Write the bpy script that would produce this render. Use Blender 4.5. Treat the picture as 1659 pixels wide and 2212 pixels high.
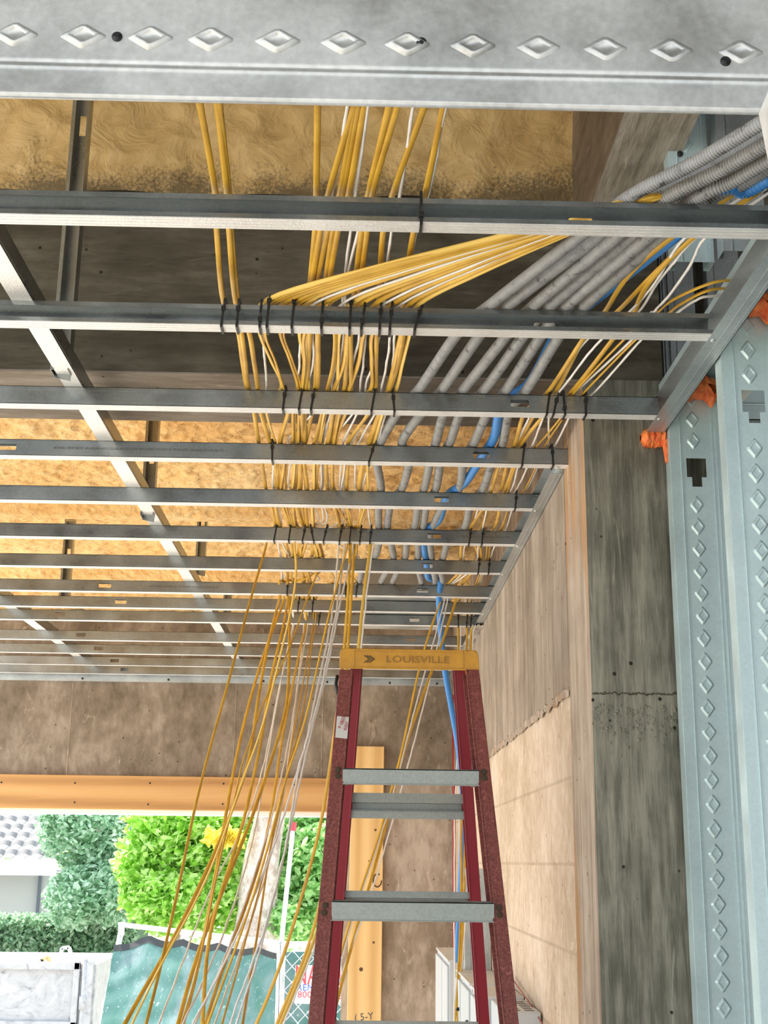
import bpy, math, random
from mathutils import Vector, noise
random.seed(7)
for o in list(bpy.data.objects): bpy.data.objects.remove(o)
SC = bpy.context.scene; COL = SC.collection
EYE = 1.6                                    # eye height; every z below is measured from the eye and lifted by EYE when linked

# ------------------------------------------------------------------ camera
F = 2770.14; YAW, PIT, ROL = .0170829, .266342, .01220403
cy, sy, cp, sp = math.cos(YAW), math.sin(YAW), math.cos(PIT), math.sin(PIT)
FW = Vector((sy*cp, cy*cp, sp)); r0 = Vector((cy, -sy, 0)); u0 = r0.cross(FW)
RT = math.cos(ROL)*r0 + math.sin(ROL)*u0; UP = -math.sin(ROL)*r0 + math.cos(ROL)*u0
cam = bpy.data.cameras.new('camera'); co = bpy.data.objects.new('camera', cam); COL.objects.link(co)
from mathutils import Matrix
M = Matrix((RT, UP, -FW)).transposed().to_4x4(); M.translation = Vector((0, 0, EYE)); co.matrix_world = M
cam.sensor_fit = 'VERTICAL'; cam.sensor_height = 24; cam.lens = F/2212*24; cam.clip_start = .05; cam.clip_end = 300
SC.camera = co

# ------------------------------------------------------------------ world, sun, exposure
w = bpy.data.worlds.new('sky'); SC.world = w; w.use_nodes = True
bg = w.node_tree.nodes['Background']; bg.inputs[0].default_value = (.80, .91, 1, 1); bg.inputs[1].default_value = 1.15
sl = bpy.data.lights.new('sun', 'SUN'); sl.energy = 7; sl.angle = math.radians(3); sl.color = (1, .93, .82)
so = bpy.data.objects.new('sun', sl); COL.objects.link(so); so.location = (-8, 4, 9)
so.rotation_euler = Vector((.34, -.58, -.74)).to_track_quat('-Z', 'Y').to_euler()
SC.view_settings.view_transform = 'Standard'; SC.view_settings.look = 'None'
SC.view_settings.exposure = .95; SC.view_settings.gamma = 1; SC.view_settings.use_curve_mapping = False

# ------------------------------------------------------------------ pixel <-> place
def ray(x, y): return FW + RT*((x-829.5)/F) - UP*((y-1106)/F)
def P(x, y, X=None, Y=None, Z=None):
    d = ray(x, y); t = X/d.x if X is not None else Y/d.y if Y is not None else Z/d.z
    return d*t
def XA(px, Y, Z):                             # the X at which a point of depth Y and height Z stands in column px
    a = RT - FW*((px-829.5)/F)
    return -(a.y*Y + a.z*Z)/a.x

# ------------------------------------------------------------------ mesh helpers
class MB:
    def __init__(s): s.v = []; s.f = []; s.m = []
    def add(s, vs, fs, m=0):
        b = len(s.v); s.v += [tuple(v) for v in vs]; s.f += [tuple(b+i for i in f) for f in fs]; s.m += [m]*len(fs); return s
    def box(s, x0, x1, y0, y1, z0, z1, m=0):
        return s.add([(x0,y0,z0),(x1,y0,z0),(x1,y1,z0),(x0,y1,z0),(x0,y0,z1),(x1,y0,z1),(x1,y1,z1),(x0,y1,z1)],
              [(3,2,1,0),(4,5,6,7),(0,1,5,4),(1,2,6,5),(2,3,7,6),(3,0,4,7)], m)
    def beam(s, a, b, wx, wy, up=(0,0,1), m=0):   # rectangular bar a->b; wx across, wy along 'up'
        a, b = Vector(a), Vector(b); t = (b-a).normalized(); u = Vector(up); u = (u-t*u.dot(t)).normalized(); r = t.cross(u)
        q = []
        for c in (a, b):
            for i, j in ((-1,-1),(1,-1),(1,1),(-1,1)): q.append(c + r*(i*wx/2) + u*(j*wy/2))
        return s.add(q, [(0,1,2,3),(7,6,5,4),(0,4,5,1),(1,5,6,2),(2,6,7,3),(3,7,4,0)], m)
    def prism(s, poly, axis, a, b, m=0):      # poly in the other two axes (in order), extruded along axis
        n = len(poly); q = []
        for c in (a, b):
            for p in poly:
                v = [p[0], p[1]]; v.insert(axis, c); q.append(v)
        fs = [tuple(range(n)), tuple(range(2*n-1, n-1, -1))] + [(i, i+n, (i+1) % n+n, (i+1) % n) for i in range(n)]
        return s.add(q, fs, m)
    def disc(s, c, nrm, r, h, n=14, m=0):
        c = Vector(c); nrm = Vector(nrm).normalized(); a = nrm.orthogonal().normalized(); b = nrm.cross(a); q = []
        for k, rr in ((0, r), (h*.5, r), (h, r*.6)):
            for i in range(n): t = 2*math.pi*i/n; q.append(c+nrm*k+(a*math.cos(t)+b*math.sin(t))*rr)
        fs = []
        for l in range(2):
            for i in range(n): j = (i+1) % n; fs.append((l*n+i, l*n+j, l*n+n+j, l*n+n+i))
        fs.append(tuple(range(2*n, 3*n))); fs.append(tuple(range(n-1, -1, -1)))
        return s.add(q, fs, m)
    def tube(s, pts, rad, n=10, wid=None, side=None, m=0, radf=None, twist=0):
        pts = [Vector(p) for p in pts]; N = len(pts); q = []; prev = Vector(side or (1, 0, 0))
        for i, p in enumerate(pts):
            t = (pts[min(i+1, N-1)]-pts[max(i-1, 0)]).normalized()
            a = prev - t*prev.dot(t)
            a = a.normalized() if a.length > 1e-4 else t.orthogonal().normalized()
            prev = a; b = t.cross(a)
            if twist:
                an = twist*i/N; a, b = a*math.cos(an)+b*math.sin(an), b*math.cos(an)-a*math.sin(an)
            R = rad*(radf(i) if radf else 1); W = (wid or rad)*(radf(i) if radf else 1)
            for k in range(n):
                th = 2*math.pi*k/n; q.append(p + a*(W*math.cos(th)) + b*(R*math.sin(th)))
        fs = []
        for i in range(N-1):
            for k in range(n): l = (k+1) % n; fs.append((i*n+k, i*n+l, (i+1)*n+l, (i+1)*n+k))
        fs.append(tuple(range(n-1, -1, -1))); fs.append(tuple(range((N-1)*n, N*n)))
        return s.add(q, fs, m)
    def sheet(s, nu, nv, fn, m=0):
        q = [fn(i/nu, j/nv) for j in range(nv+1) for i in range(nu+1)]
        return s.add(q, [(j*(nu+1)+i, j*(nu+1)+i+1, (j+1)*(nu+1)+i+1, (j+1)*(nu+1)+i) for j in range(nv) for i in range(nu)], m)

def link(name, mb, mats, parent=None, smooth=False, bevel=0):
    me = bpy.data.meshes.new(name)
    if parent is None:
        n = max(1, len(mb.v)); c = Vector((sum(v[0] for v in mb.v)/n, sum(v[1] for v in mb.v)/n, min(v[2] for v in mb.v))); off = c; loc = c+Vector((0,0,EYE))
    else: off = Vector(parent['_o']); loc = Vector((0,0,0))
    me.from_pydata([(v[0]-off.x, v[1]-off.y, v[2]-off.z) for v in mb.v], [], mb.f)
    for mt in (mats if isinstance(mats, (list, tuple)) else [mats]): me.materials.append(mt)
    if any(mb.m): me.polygons.foreach_set('material_index', mb.m)
    if smooth: me.polygons.foreach_set('use_smooth', [True]*len(mb.f))
    me.update()
    o = bpy.data.objects.new(name, me); COL.objects.link(o); o.location = loc
    o['_o'] = list(off)
    if parent is not None: o.parent = parent
    if bevel:
        b = o.modifiers.new('bevel', 'BEVEL'); b.width = bevel; b.segments = 2; b.limit_method = 'ANGLE'
    return o
def sub(name, mb, mats, parent, **k):         # a part of a part: its parent's vertices already sit at the thing's origin
    if parent.parent is not None: parent['_o'] = list(Vector(parent.parent['_o']))
    return link(name, mb, mats, parent, **k)
def empty(name, loc):
    o = bpy.data.objects.new(name, None); COL.objects.link(o); o.empty_display_size = .05
    o.location = Vector(loc)+Vector((0,0,EYE)); o['_o'] = list(loc); return o
def tag(o, label, cat, group=None, kind=None):
    o['label'] = label; o['category'] = cat
    if group: o['group'] = group
    if kind: o['kind'] = kind
    return o
def struct(o, label=None):
    o['kind'] = 'structure'
    if label: o['label'] = label
    return o
ORD = 'first second third fourth fifth sixth seventh eighth ninth tenth eleventh twelfth thirteenth fourteenth fifteenth sixteenth seventeenth eighteenth nineteenth twentieth twenty-first twenty-second twenty-third twenty-fourth twenty-fifth twenty-sixth twenty-seventh twenty-eighth twenty-ninth thirtieth'.split()
def smooth_path(pts, per=6):
    pts = [Vector(p) for p in pts]; o = []
    Q = [pts[0]*2-pts[1]] + pts + [pts[-1]*2-pts[-2]]
    for i in range(1, len(Q)-2):
        a, b, c, d = Q[i-1:i+3]
        for k in range(per):
            t = k/per
            o.append(.5*((2*b)+(c-a)*t+(2*a-5*b+4*c-d)*t*t+(3*b-3*c+d-a)*t**3))
    o.append(pts[-1]); return o
def text_mb(txt, size, depth=.0004):
    cu = bpy.data.curves.new('t', 'FONT'); cu.body = txt; cu.size = size; cu.extrude = depth; cu.align_x = 'CENTER'; cu.align_y = 'CENTER'; cu.resolution_u = 2
    ob = bpy.data.objects.new('t', cu); COL.objects.link(ob)
    dg = bpy.context.evaluated_depsgraph_get(); me = bpy.data.meshes.new_from_object(ob.evaluated_get(dg))
    vs = [v.co.copy() for v in me.vertices]; fs = [tuple(p.vertices) for p in me.polygons]
    bpy.data.objects.remove(ob); bpy.data.curves.remove(cu); bpy.data.meshes.remove(me)
    return vs, fs
def put_text(mb, txt, size, org, ax, ay, sx=1, depth=.0004, m=0):
    vs, fs = text_mb(txt, size, depth); ax = Vector(ax).normalized(); ay = Vector(ay).normalized(); n = ax.cross(ay); org = Vector(org)
    mb.add([org+ax*(v.x*sx)+ay*v.y+n*v.z for v in vs], fs, m)

# ------------------------------------------------------------------ materials
def mat(name, col, rough=.6, metal=0, spec=.5):
    m = bpy.data.materials.new(name); m.use_nodes = True; b = m.node_tree.nodes['Principled BSDF']
    b.inputs['Base Color'].default_value = (*col, 1); b.inputs['Roughness'].default_value = rough; b.inputs['Metallic'].default_value = metal
    b.inputs['Specular IOR Level'].default_value = spec
    return m
class NT:
    def __init__(s, m): s.m = m; s.t = m.node_tree; s.b = s.t.nodes['Principled BSDF']; s.pos = s.t.nodes.new('ShaderNodeNewGeometry').outputs['Position']
    def n(s, ty, **k):
        nd = s.t.nodes.new(ty)
        for a, v in k.items():
            if a in nd.inputs.keys() if isinstance(a, str) else False: pass
            setattr(nd, a, v)
        return nd
    def L(s, a, b): s.t.links.new(a, b)
    def mp(s, sc, rot=(0,0,0)):
        n = s.n('ShaderNodeMapping'); s.L(s.pos, n.inputs[0]); n.inputs['Scale'].default_value = sc; n.inputs['Rotation'].default_value = rot; return n.outputs[0]
    def noise(s, vec, scale, det=4, rough=.55, dist=0):
        n = s.n('ShaderNodeTexNoise'); s.L(vec, n.inputs['Vector']); n.inputs['Scale'].default_value = scale; n.inputs['Detail'].default_value = det
        n.inputs['Roughness'].default_value = rough; n.inputs['Distortion'].default_value = dist; return n.outputs['Fac']
    def vor(s, vec, scale, feat='F1', out='Distance'):
        n = s.n('ShaderNodeTexVoronoi'); n.feature = feat; s.L(vec, n.inputs['Vector']); n.inputs['Scale'].default_value = scale; return n.outputs[out]
    def ramp(s, fac, stops):
        n = s.n('ShaderNodeValToRGB'); s.L(fac, n.inputs[0]); e = n.color_ramp.elements
        while len(e) < len(stops): e.new(.5)
        for i, (p, c) in enumerate(stops):
            e[i].position = p; e[i].color = (*c, 1) if len(c) == 3 else c
        return n.outputs[0]
    def mix(s, fac, a, b, bt='MIX'):
        n = s.n('ShaderNodeMix'); n.data_type = 'RGBA'; n.blend_type = bt
        for k, v in ((0, fac), (6, a), (7, b)):
            if isinstance(v, (int, float)): n.inputs[k].default_value = v
            elif isinstance(v, tuple): n.inputs[k].default_value = (*v, 1)
            else: s.L(v, n.inputs[k])
        return n.outputs[2]
    def math(s, op, a, b=0):
        n = s.n('ShaderNodeMath'); n.operation = op
        for k, v in ((0, a), (1, b)):
            if isinstance(v, (int, float)): n.inputs[k].default_value = v
            else: s.L(v, n.inputs[k])
        return n.outputs[0]
    def bump(s, h, st=.3, dist=.01):
        n = s.n('ShaderNodeBump'); n.inputs['Strength'].default_value = st; n.inputs['Distance'].default_value = dist; s.L(h, n.inputs['Height'])
        s.L(n.outputs[0], s.b.inputs['Normal']); return n
    def col(s, c): s.L(c, s.b.inputs['Base Color'])
G3 = lambda v: (v, v, v)

def metal(name, col, rough=.38, met=.75, knurl=False, amp=.18):
    m = mat(name, col, rough, met); t = NT(m)
    a = t.noise(t.mp((1, 1, 1)), 9, 5); b = t.noise(t.mp((1, 1, 1)), 160, 2)
    f = t.math('ADD', t.math('MULTIPLY', a, .7), t.math('MULTIPLY', b, .3))
    lo = tuple(c*(1-amp*1.6) for c in col); hi = tuple(min(1, c*(1+amp)) for c in col)
    t.col(t.ramp(f, [(.3, lo), (.7, hi)]))
    t.L(t.ramp(a, [(.3, G3(rough*.8)), (.7, G3(min(1, rough*1.3)))]), t.b.inputs['Roughness'])
    if knurl:
        h = t.vor(t.mp((1, 1, .2)), 260); t.bump(h, .25, .002)
    else: t.bump(b, .06, .002)
    return m
MJ = metal('shaded_joist_steel', (.33, .355, .36), .30, .9)  # shade on the webs painted in: darker than the same steel's flange
MF = metal('lit_knurled_flange_steel', (.80, .80, .80), .45, .5, True, .1)  # light from below painted in: paler than the same steel's web
MD = metal('near_header_steel', (.60, .60, .59), .45, .6, False, .22)
MC = metal('bluish_stud_steel', (.56, .69, .71), .45, .5, False, .1)
MT = metal('track_steel', (.50, .54, .56), .38, .75, False, .2)
MG = metal('galvanised_sheet', (.45, .47, .47), .45, .7)
MAL = metal('dull_aluminium', (.33, .35, .33), .5, .55, False, .2)
MSCR = metal('bright_screw', (.75, .77, .78), .3, .9)

def concrete(name, lo, mid, hi, sc=(1, 1, 1), pits=True, grain=.5, stain=None, bumpst=.35):
    m = mat(name, mid, .9, 0, .25); t = NT(m)
    big = t.noise(t.mp(sc), 3.2, 6, .6, .4); fin = t.noise(t.mp(sc), 26, 5, .65, .2); mot = t.noise(t.mp((1, 1, 1)), 9, 4)
    f = t.math('ADD', t.math('MULTIPLY', big, .45), t.math('ADD', t.math('MULTIPLY', fin, .35), t.math('MULTIPLY', mot, .2)))
    c = t.ramp(f, [(.40, lo), (.5, mid), (.60, hi)])
    # pale laitance flecks and dark air holes
    fl = t.noise(t.mp(tuple(k*1.0 for k in sc)), 14, 3, .7, 1.2)
    c = t.mix(t.ramp(fl, [(.64, G3(0)), (.72, G3(.55))]), c, tuple(min(1, v*1.45) for v in hi))
    h = t.math('MULTIPLY', fin, 1.0)
    if pits:
        v = t.vor(t.mp((1, 1, 1)), 17); pm = t.ramp(v, [(.05, G3(1)), (.085, G3(0))])
        c = t.mix(pm, c, tuple(v_*.35 for v_ in lo)); h = t.math('SUBTRACT', h, t.math('MULTIPLY', pm, .8))
    if stain:
        c = stain(t, c)
    t.col(c); t.bump(h, bumpst, .006)
    return m
def wood_stain(t, c):                        # rust runs down two strips of the old boards
    s = t.noise(t.mp((3, 3, .7)), 2.2, 3); return t.mix(t.ramp(s, [(.54, G3(0)), (.66, G3(.6))]), c, (.48, .24, .08))
M_BEAM = concrete('dark_board_marked_concrete', (.045, .038, .026), (.075, .066, .048), (.12, .108, .082), (.25, 1, 1.4))
M_SOF = concrete('daylit_soffit_concrete', (.17, .14, .11), (.24, .205, .17), (.33, .29, .25), (.35, 1.4, 1))  # daylight from below put into the colour: paler than the beam's face
M_COL = concrete('grey_green_column_concrete', (.07, .066, .05), (.15, .145, .115), (.29, .275, .22), (2.6, 1, .24), True, .5, None, .6)
M_HAU = concrete('wood_grained_grey_concrete', (.15, .13, .10), (.36, .32, .26), (.52, .47, .40), (2.0, .3, 1), False, .5, None, .9)
M_TIE = concrete('pinkish_board_marked_concrete', (.22, .17, .13), (.33, .265, .21), (.48, .40, .33), (1, 3.2, .22), True)
M_CSD = concrete('streaked_column_side_concrete', (.24, .17, .12), (.38, .30, .235), (.56, .46, .37), (1, 9, .22), True, .5, wood_stain)
M_FAR = concrete('brown_grey_formed_concrete', (.17, .135, .10), (.26, .21, .165), (.38, .32, .26), (1, 1, .5))
M_FPL = concrete('pale_end_wall_concrete', (.26, .20, .15), (.38, .31, .25), (.52, .44, .37), (1.2, 1, .45))
M_GND = concrete('pale_ground', (.50, .46, .40), (.58, .54, .48), (.68, .64, .58), (1, 1, 1), False)

def foam(name, lo, mid, hi, scale=16, overspray=False):
    m = mat(name, mid, .75, 0, .3); t = NT(m)
    v = t.vor(t.mp((1, 1, 1.6)), scale, 'SMOOTH_F1'); n = t.noise(t.mp((1, 1, 1)), scale*1.3, 5, .6, .8); g = t.noise(t.mp((1, 1, 1)), 2.2, 3)
    f = t.math('ADD', t.math('MULTIPLY', n, .55), t.math('MULTIPLY', g, .45))
    c = t.ramp(f, [(.34, lo), (.5, mid), (.66, hi)])
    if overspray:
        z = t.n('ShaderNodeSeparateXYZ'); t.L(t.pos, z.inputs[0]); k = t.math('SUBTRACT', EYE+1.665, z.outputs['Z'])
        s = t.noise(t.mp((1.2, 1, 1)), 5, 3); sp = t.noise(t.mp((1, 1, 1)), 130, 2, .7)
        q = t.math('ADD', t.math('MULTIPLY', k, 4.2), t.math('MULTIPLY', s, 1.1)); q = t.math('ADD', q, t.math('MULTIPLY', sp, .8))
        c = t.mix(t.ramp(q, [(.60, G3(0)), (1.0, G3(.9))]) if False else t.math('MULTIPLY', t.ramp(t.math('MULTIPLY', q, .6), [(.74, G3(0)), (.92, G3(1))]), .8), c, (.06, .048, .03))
    t.col(c); h = t.math('ADD', t.math('MULTIPLY', v, 1.0), t.math('MULTIPLY', n, .9)); t.bump(h, .85, .02)
    return m
M_FO = foam('lit_orange_tan_spray_foam', (.84, .47, .16), (.95, .62, .27), (.98, .75, .42), 30)  # warm bounce light on the far foam painted into its colour
M_FN = foam('dull_yellow_spray_foam', (.34, .22, .085), (.44, .30, .125), (.54, .39, .19), 11, True)  # darker copy of the same foam, without the painted-in bounce light
M_FIRE = mat('orange_firestop_foam', (.95, .20, .045), .55)
t = NT(M_FIRE); t.col(t.ramp(t.noise(t.mp((1,1,1)), 45, 4), [(.35, (.72, .10, .02)), (.6, (1, .27, .07))])); t.bump(t.noise(t.mp((1,1,1)), 70, 3), .6, .006)

def timber(name, lo, mid, hi, axis=0, sc=9):
    m = mat(name, mid, .6); t = NT(m); s = [sc, sc, sc]; s[axis] = .55
    n = t.noise(t.mp(tuple(s)), 2.2, 5, .6, 1.5); w_ = t.n('ShaderNodeTexWave'); t.L(t.mp(tuple(s)), w_.inputs[0]); w_.bands_direction = 'Z' if axis == 0 else 'X'
    w_.inputs['Scale'].default_value = .35; w_.inputs['Distortion'].default_value = 5; w_.inputs['Detail'].default_value = 2
    f = t.math('ADD', t.math('MULTIPLY', n, .5), t.math('MULTIPLY', w_.outputs['Fac'], .5)); t.col(t.ramp(f, [(.05, lo), (.5, mid), (.95, hi)])); t.bump(f, .1, .003)
    return m
M_WH = timber('warm_pine_board', (.36, .17, .05), (.60, .33, .12), (.72, .43, .18), 0)
M_WP = timber('pale_pine_board', (.62, .36, .13), (.80, .52, .22), (.88, .62, .30), 2)
M_WHITE = mat('white_paint', (.85, .87, .88), .5)
M_Y = mat('yellow_cable_jacket', (.74, .42, .035), .36); t = NT(M_Y); t.col(t.ramp(t.noise(t.mp((1,1,1)), 14, 3), [(.3, (.50, .27, .02)), (.7, (.72, .43, .045))]))
M_Y2 = mat('pale_yellow_cable_jacket', (.76, .50, .10), .36)
M_W = mat('white_cable_jacket', (.80, .78, .76), .4)
M_BLK = mat('black_nylon', (.008, .008, .009), .45)
M_INK = mat('black_print_ink', (.10, .10, .10), .7)
M_CD = mat('grey_corrugated_conduit', (.40, .41, .42), .45); t = NT(M_CD); t.col(t.ramp(t.noise(t.mp((1,1,1)), 40, 3, .7), [(.30, (.10, .102, .105)), (.40, (.29, .295, .30)), (.7, (.37, .375, .38))]))
M_CB = mat('blue_conduit', (.05, .25, .66), .4)
M_CB2 = mat('dark_blue_conduit', (.03, .12, .52), .4)

# ------------------------------------------------------------------ the shell
XL = -2.4
fl = MB(); fl.box(XL-.2, 2.4, -2.5, 6.9, -1.75, -1.6); struct(link('floor', fl, M_GND), 'pale bare concrete floor slab')
YW = 6.87
b = MB(); b.box(XL, .69, 2.774, 3.108, 1.083, 2.05); bm_ = link('trim_1', b, M_BEAM); struct(bm_, 'dark concrete cross beam above the steel joists')
b = MB(); b.box(XL, .69, 2.7745, 3.1075, 1.079, 1.0835); struct(link('trim_2', b, M_SOF), 'underside of the concrete cross beam, painted lighter as if daylit')
b = MB(); b.box(.502, .69, 2.774, 3.06, -1.6, 1.083, 0)
cobj = link('wall_column', b, [M_COL, M_CSD]); struct(cobj, 'rough grey green concrete column with rust stains')
for p in cobj.data.polygons:
    if abs(p.normal.x) > .9: p.material_index = 1
# joint line and chipped lower band of the column are real relief
b = MB(); b.tube([(.503+.184*q/60, 2.7738, .358+.006*noise.noise(Vector((q*.35, 0, 1)))) for q in range(61)], .003, 6, radf=lambda q: .35+1.6*abs(noise.noise(Vector((q*.6, 4, 0)))))
struct(link('wall_column_joint', b, M_BEAM), 'dark ragged pour joint across the column')
b = MB()
for q in range(150):                         # crumbly honeycombed band below the joint
    x = random.uniform(.506, .686); z = .335-abs(random.gauss(0, .045)); rr = random.uniform(.001, .0035); b.disc((x, 2.7742, z), (random.uniform(-.3, .3), -1, random.uniform(-.3, .3)), rr, rr*1.1, 6)
struct(link('wall_column_crumbs', b, M_COL), 'crumbly mortar lumps on the column')
b = MB(); b.box(.50, .72, 3.06, YW, .40, 1.95); struct(link('wall_right', b, M_TIE), 'pinkish concrete tie beam running along the right wall')
# block wall (lower part of the right wall)
M_BLKW = concrete('peach_grey_blockwork', (.50, .38, .27), (.62, .49, .37), (.73, .60, .48), (1, 1, 1), True, .5)
t = NT(M_BLKW); br = t.n('ShaderNodeTexBrick'); mp = t.n('ShaderNodeMapping'); t.L(t.pos, mp.inputs[0]); mp.inputs['Rotation'].default_value = (math.radians(90), 0, math.radians(90))
sx = t.n('ShaderNodeSeparateXYZ'); t.L(t.pos, sx.inputs[0]); cx = t.n('ShaderNodeCombineXYZ'); t.L(sx.outputs['Y'], cx.inputs[0]); t.L(sx.outputs['Z'], cx.inputs[1])
t.L(cx.outputs[0], br.inputs['Vector']); br.inputs['Scale'].default_value = 1; br.inputs['Brick Width'].default_value = .405; br.inputs['Row Height'].default_value = .2
br.inputs['Mortar Size'].default_value = .006; br.inputs['Mortar Smooth'].default_value = .6; br.offset = .5
bc = M_BLKW.node_tree.nodes['Principled BSDF'].inputs['Base Color']; old = bc.links[0].from_socket
ms = t.noise(t.mp((1, 1, 1)), 4, 2); fm = t.math('MULTIPLY', br.outputs['Fac'], t.math('MULTIPLY', ms, .75)); t.col(t.mix(fm, old, (.30, .22, .15)))
b = MB(); b.box(.506, .72, 3.06, YW, -1.6, .40); struct(link('wall_right', b, M_BLKW), 'peach grey concrete block wall below the tie beam')
# ragged concrete edge along the joint of beam and blocks
b = MB(); b.sheet(220, 2, lambda u, v: (.4995-.001*v+.004*noise.noise(Vector((u*90, v*3, 5))), 3.06+(YW-3.06)*u, .40+(v-.5)*.02+.010*noise.noise(Vector((u*60, 1, 2)))))
struct(link('trim_3', b, M_CSD), 'ragged mortar edge between tie beam and blocks')
# far wall: lintel, right pier
b = MB(); b.box(XL, .51, YW, YW+.2, .416, 1.9); struct(link('wall_far', b, M_FAR), 'brown grey formed concrete lintel across the far opening')
b = MB(); b.box(-.07, .51, YW, YW+.2, -1.6, .416); struct(link('wall_far', b, M_FPL), 'streaky concrete pier beside the far opening')
for px in (153, 508, 697):                    # formwork seams
    b = MB(); x = P(px, 1550, Y=YW).x; b.tube([(x, YW-.0005, .416+i*.025) for i in range(21)], .0028, 5, radf=lambda i: .5+abs(noise.noise(Vector((i*1.7, px, 0))))*1.6)
    struct(link('trim_4', b, M_FPL))
# wall behind the right stud wall, and its upper steel framing
b = MB(); b.box(.69, 2.4, 3.06, 3.2, -1.6, 1.02); struct(link('wall_back', b, M_COL), 'rough concrete wall behind the right steel studs')
# roof deck, run on unseen behind the camera to cut the light
b = MB(); b.box(XL, 2.55, -2.6, YW+.2, 2.06, 2.2); struct(link('ceiling', b, M_BEAM))
b = MB(); b.box(2.4, 2.55, -2.6, 3.2, -1.75, 2.06); struct(link('wall_right', b, M_BEAM))  # unseen side wall, added to close off light from the right
# spray foam -------------------------------------------------------
def fb(p, s=1.0):                             # lumpy foam height
    a = noise.voronoi(Vector(p)*9*s)[0][0]; c = noise.noise(Vector(p)*4*s); d = noise.noise(Vector(p)*17*s)
    return .55*a + .35*c + .18*d
zc1 = 1.80
b = MB()
b.sheet(210, 130, lambda u, v: (-1.6+2.12*u, .9+1.87*v, zc1 + .035*fb((-1.6+2.12*u, .9+1.87*v, 0)) - max(0, (v-.9))*.4 - (max(0, u-.93)**1.4)*2.2))
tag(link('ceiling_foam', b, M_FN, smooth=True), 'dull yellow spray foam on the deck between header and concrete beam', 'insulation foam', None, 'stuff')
b = MB()
def ff(u, v):
    x = -1.6+2.11*u; z = 1.53+.30*v
    return (x, 2.770-.012-.05*v**2-.022*fb((x*1.2, z*1.6, 3))*(.25+v)*1.6, z+.012*noise.noise(Vector((x*6, 0, 0)))*(1-v))
b.sheet(260, 50, ff)
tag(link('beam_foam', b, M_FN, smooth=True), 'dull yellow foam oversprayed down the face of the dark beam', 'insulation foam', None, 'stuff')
b = MB(); zc2 = 1.285
def fc(u, v):
    x = XL+3.7*u; y = 3.05+3.83*v; rib = max(min(1, max(0, 1.6-abs((y-k)/.055))) for k in (3.50, 4.66, 5.82))
    c = noise.voronoi(Vector((x*30, y*24, 1)))[0][0]; c2 = noise.voronoi(Vector((x*11, y*11, 4)))[0][0]; big = noise.noise(Vector((x*2.2, y*2.2, 2))); sm = min(1, max(0, .75+1.6*noise.noise(Vector((x*1.7, y*3.0, 9)))))
    z = zc2+.018*c*sm+.022*c2*sm+.03*big+.012*noise.noise(Vector((x*14, y*14, 7)))
    return (x, y, z*(1-rib)+(zc2-.055+.004*big)*rib)
b.sheet(430, 420, fc)
tag(link('ceiling_foam', b, M_FO, smooth=True), 'orange tan spray foam beyond the concrete beam, painted as brightly lit', 'insulation foam', None, 'stuff')
# haunch beam running towards the camera at the upper right
b = MB(); xr = P(1493, 245, Z=1.395).x
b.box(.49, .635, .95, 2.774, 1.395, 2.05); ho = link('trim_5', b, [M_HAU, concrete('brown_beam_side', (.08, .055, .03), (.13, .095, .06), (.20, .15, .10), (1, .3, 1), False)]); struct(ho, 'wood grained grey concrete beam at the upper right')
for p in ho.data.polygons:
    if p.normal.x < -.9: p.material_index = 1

# ------------------------------------------------------------------ ceiling joists
H = .945; TOP = H+.041
FAR = [1.808, 2.213, 2.656, 3.026, 3.430, 3.843, 4.250, 4.660, 4.968, 5.258, 5.754, 6.137, 6.520, 6.835]
NEAR = [f-.0325 for f in FAR]
HOLES = {1: [(1235, 1288)], 2: [(1158, 1205)], 3: [(1103, 1143)], 4: [(-25, 35), (1022, 1057)], 5: [(938, 970)], 6: [(924, 953)], 7: [(910, 935)], 8: [(213, 240), (900, 925)],
         9: [(248, 273)], 10: [(118, 141), (885, 906)], 11: [(164, 185), (878, 898)], 12: [(203, 223)], 13: [(238, 257)], 14: [(260, 277)]}
def web(mb, x0, x1, y0, y1, z0, z1, holes, hz0, hz1, m=0):
    xs = x0
    for a, c in sorted(holes):
        mb.box(xs, a, y0, y1, z0, z1, m); mb.box(a, c, y0, y1, z0, hz0, m); mb.box(a, c, y0, y1, hz1, z1, m)
        for (qx, sgn) in ((a, 1), (c, -1)):   # rounded hole corners
            for (qz, sz) in ((hz0, 1), (hz1, -1)):
                r = .0035; mb.prism([(qx, qz), (qx+sgn*r, qz), (qx+sgn*r*.3, qz+sz*r*.3), (qx, qz+sz*r)], 1, y0, y1, m)
        xs = c
    mb.box(xs, x1, y0, y1, z0, z1, m)
where = ['nearest the header', 'carrying the dense row of black ties', 'in front of the beam underside', 'with the printed lettering on its web', 'fifth from the header', 'sixth from the header, with nine close black ties',
         'seventh from the header', 'eighth from the header', 'ninth from the header', 'tenth from the header', 'eleventh from the header', 'twelfth from the header', 'thirteenth from the header', 'last before the far wall']
T = .0012
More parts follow.
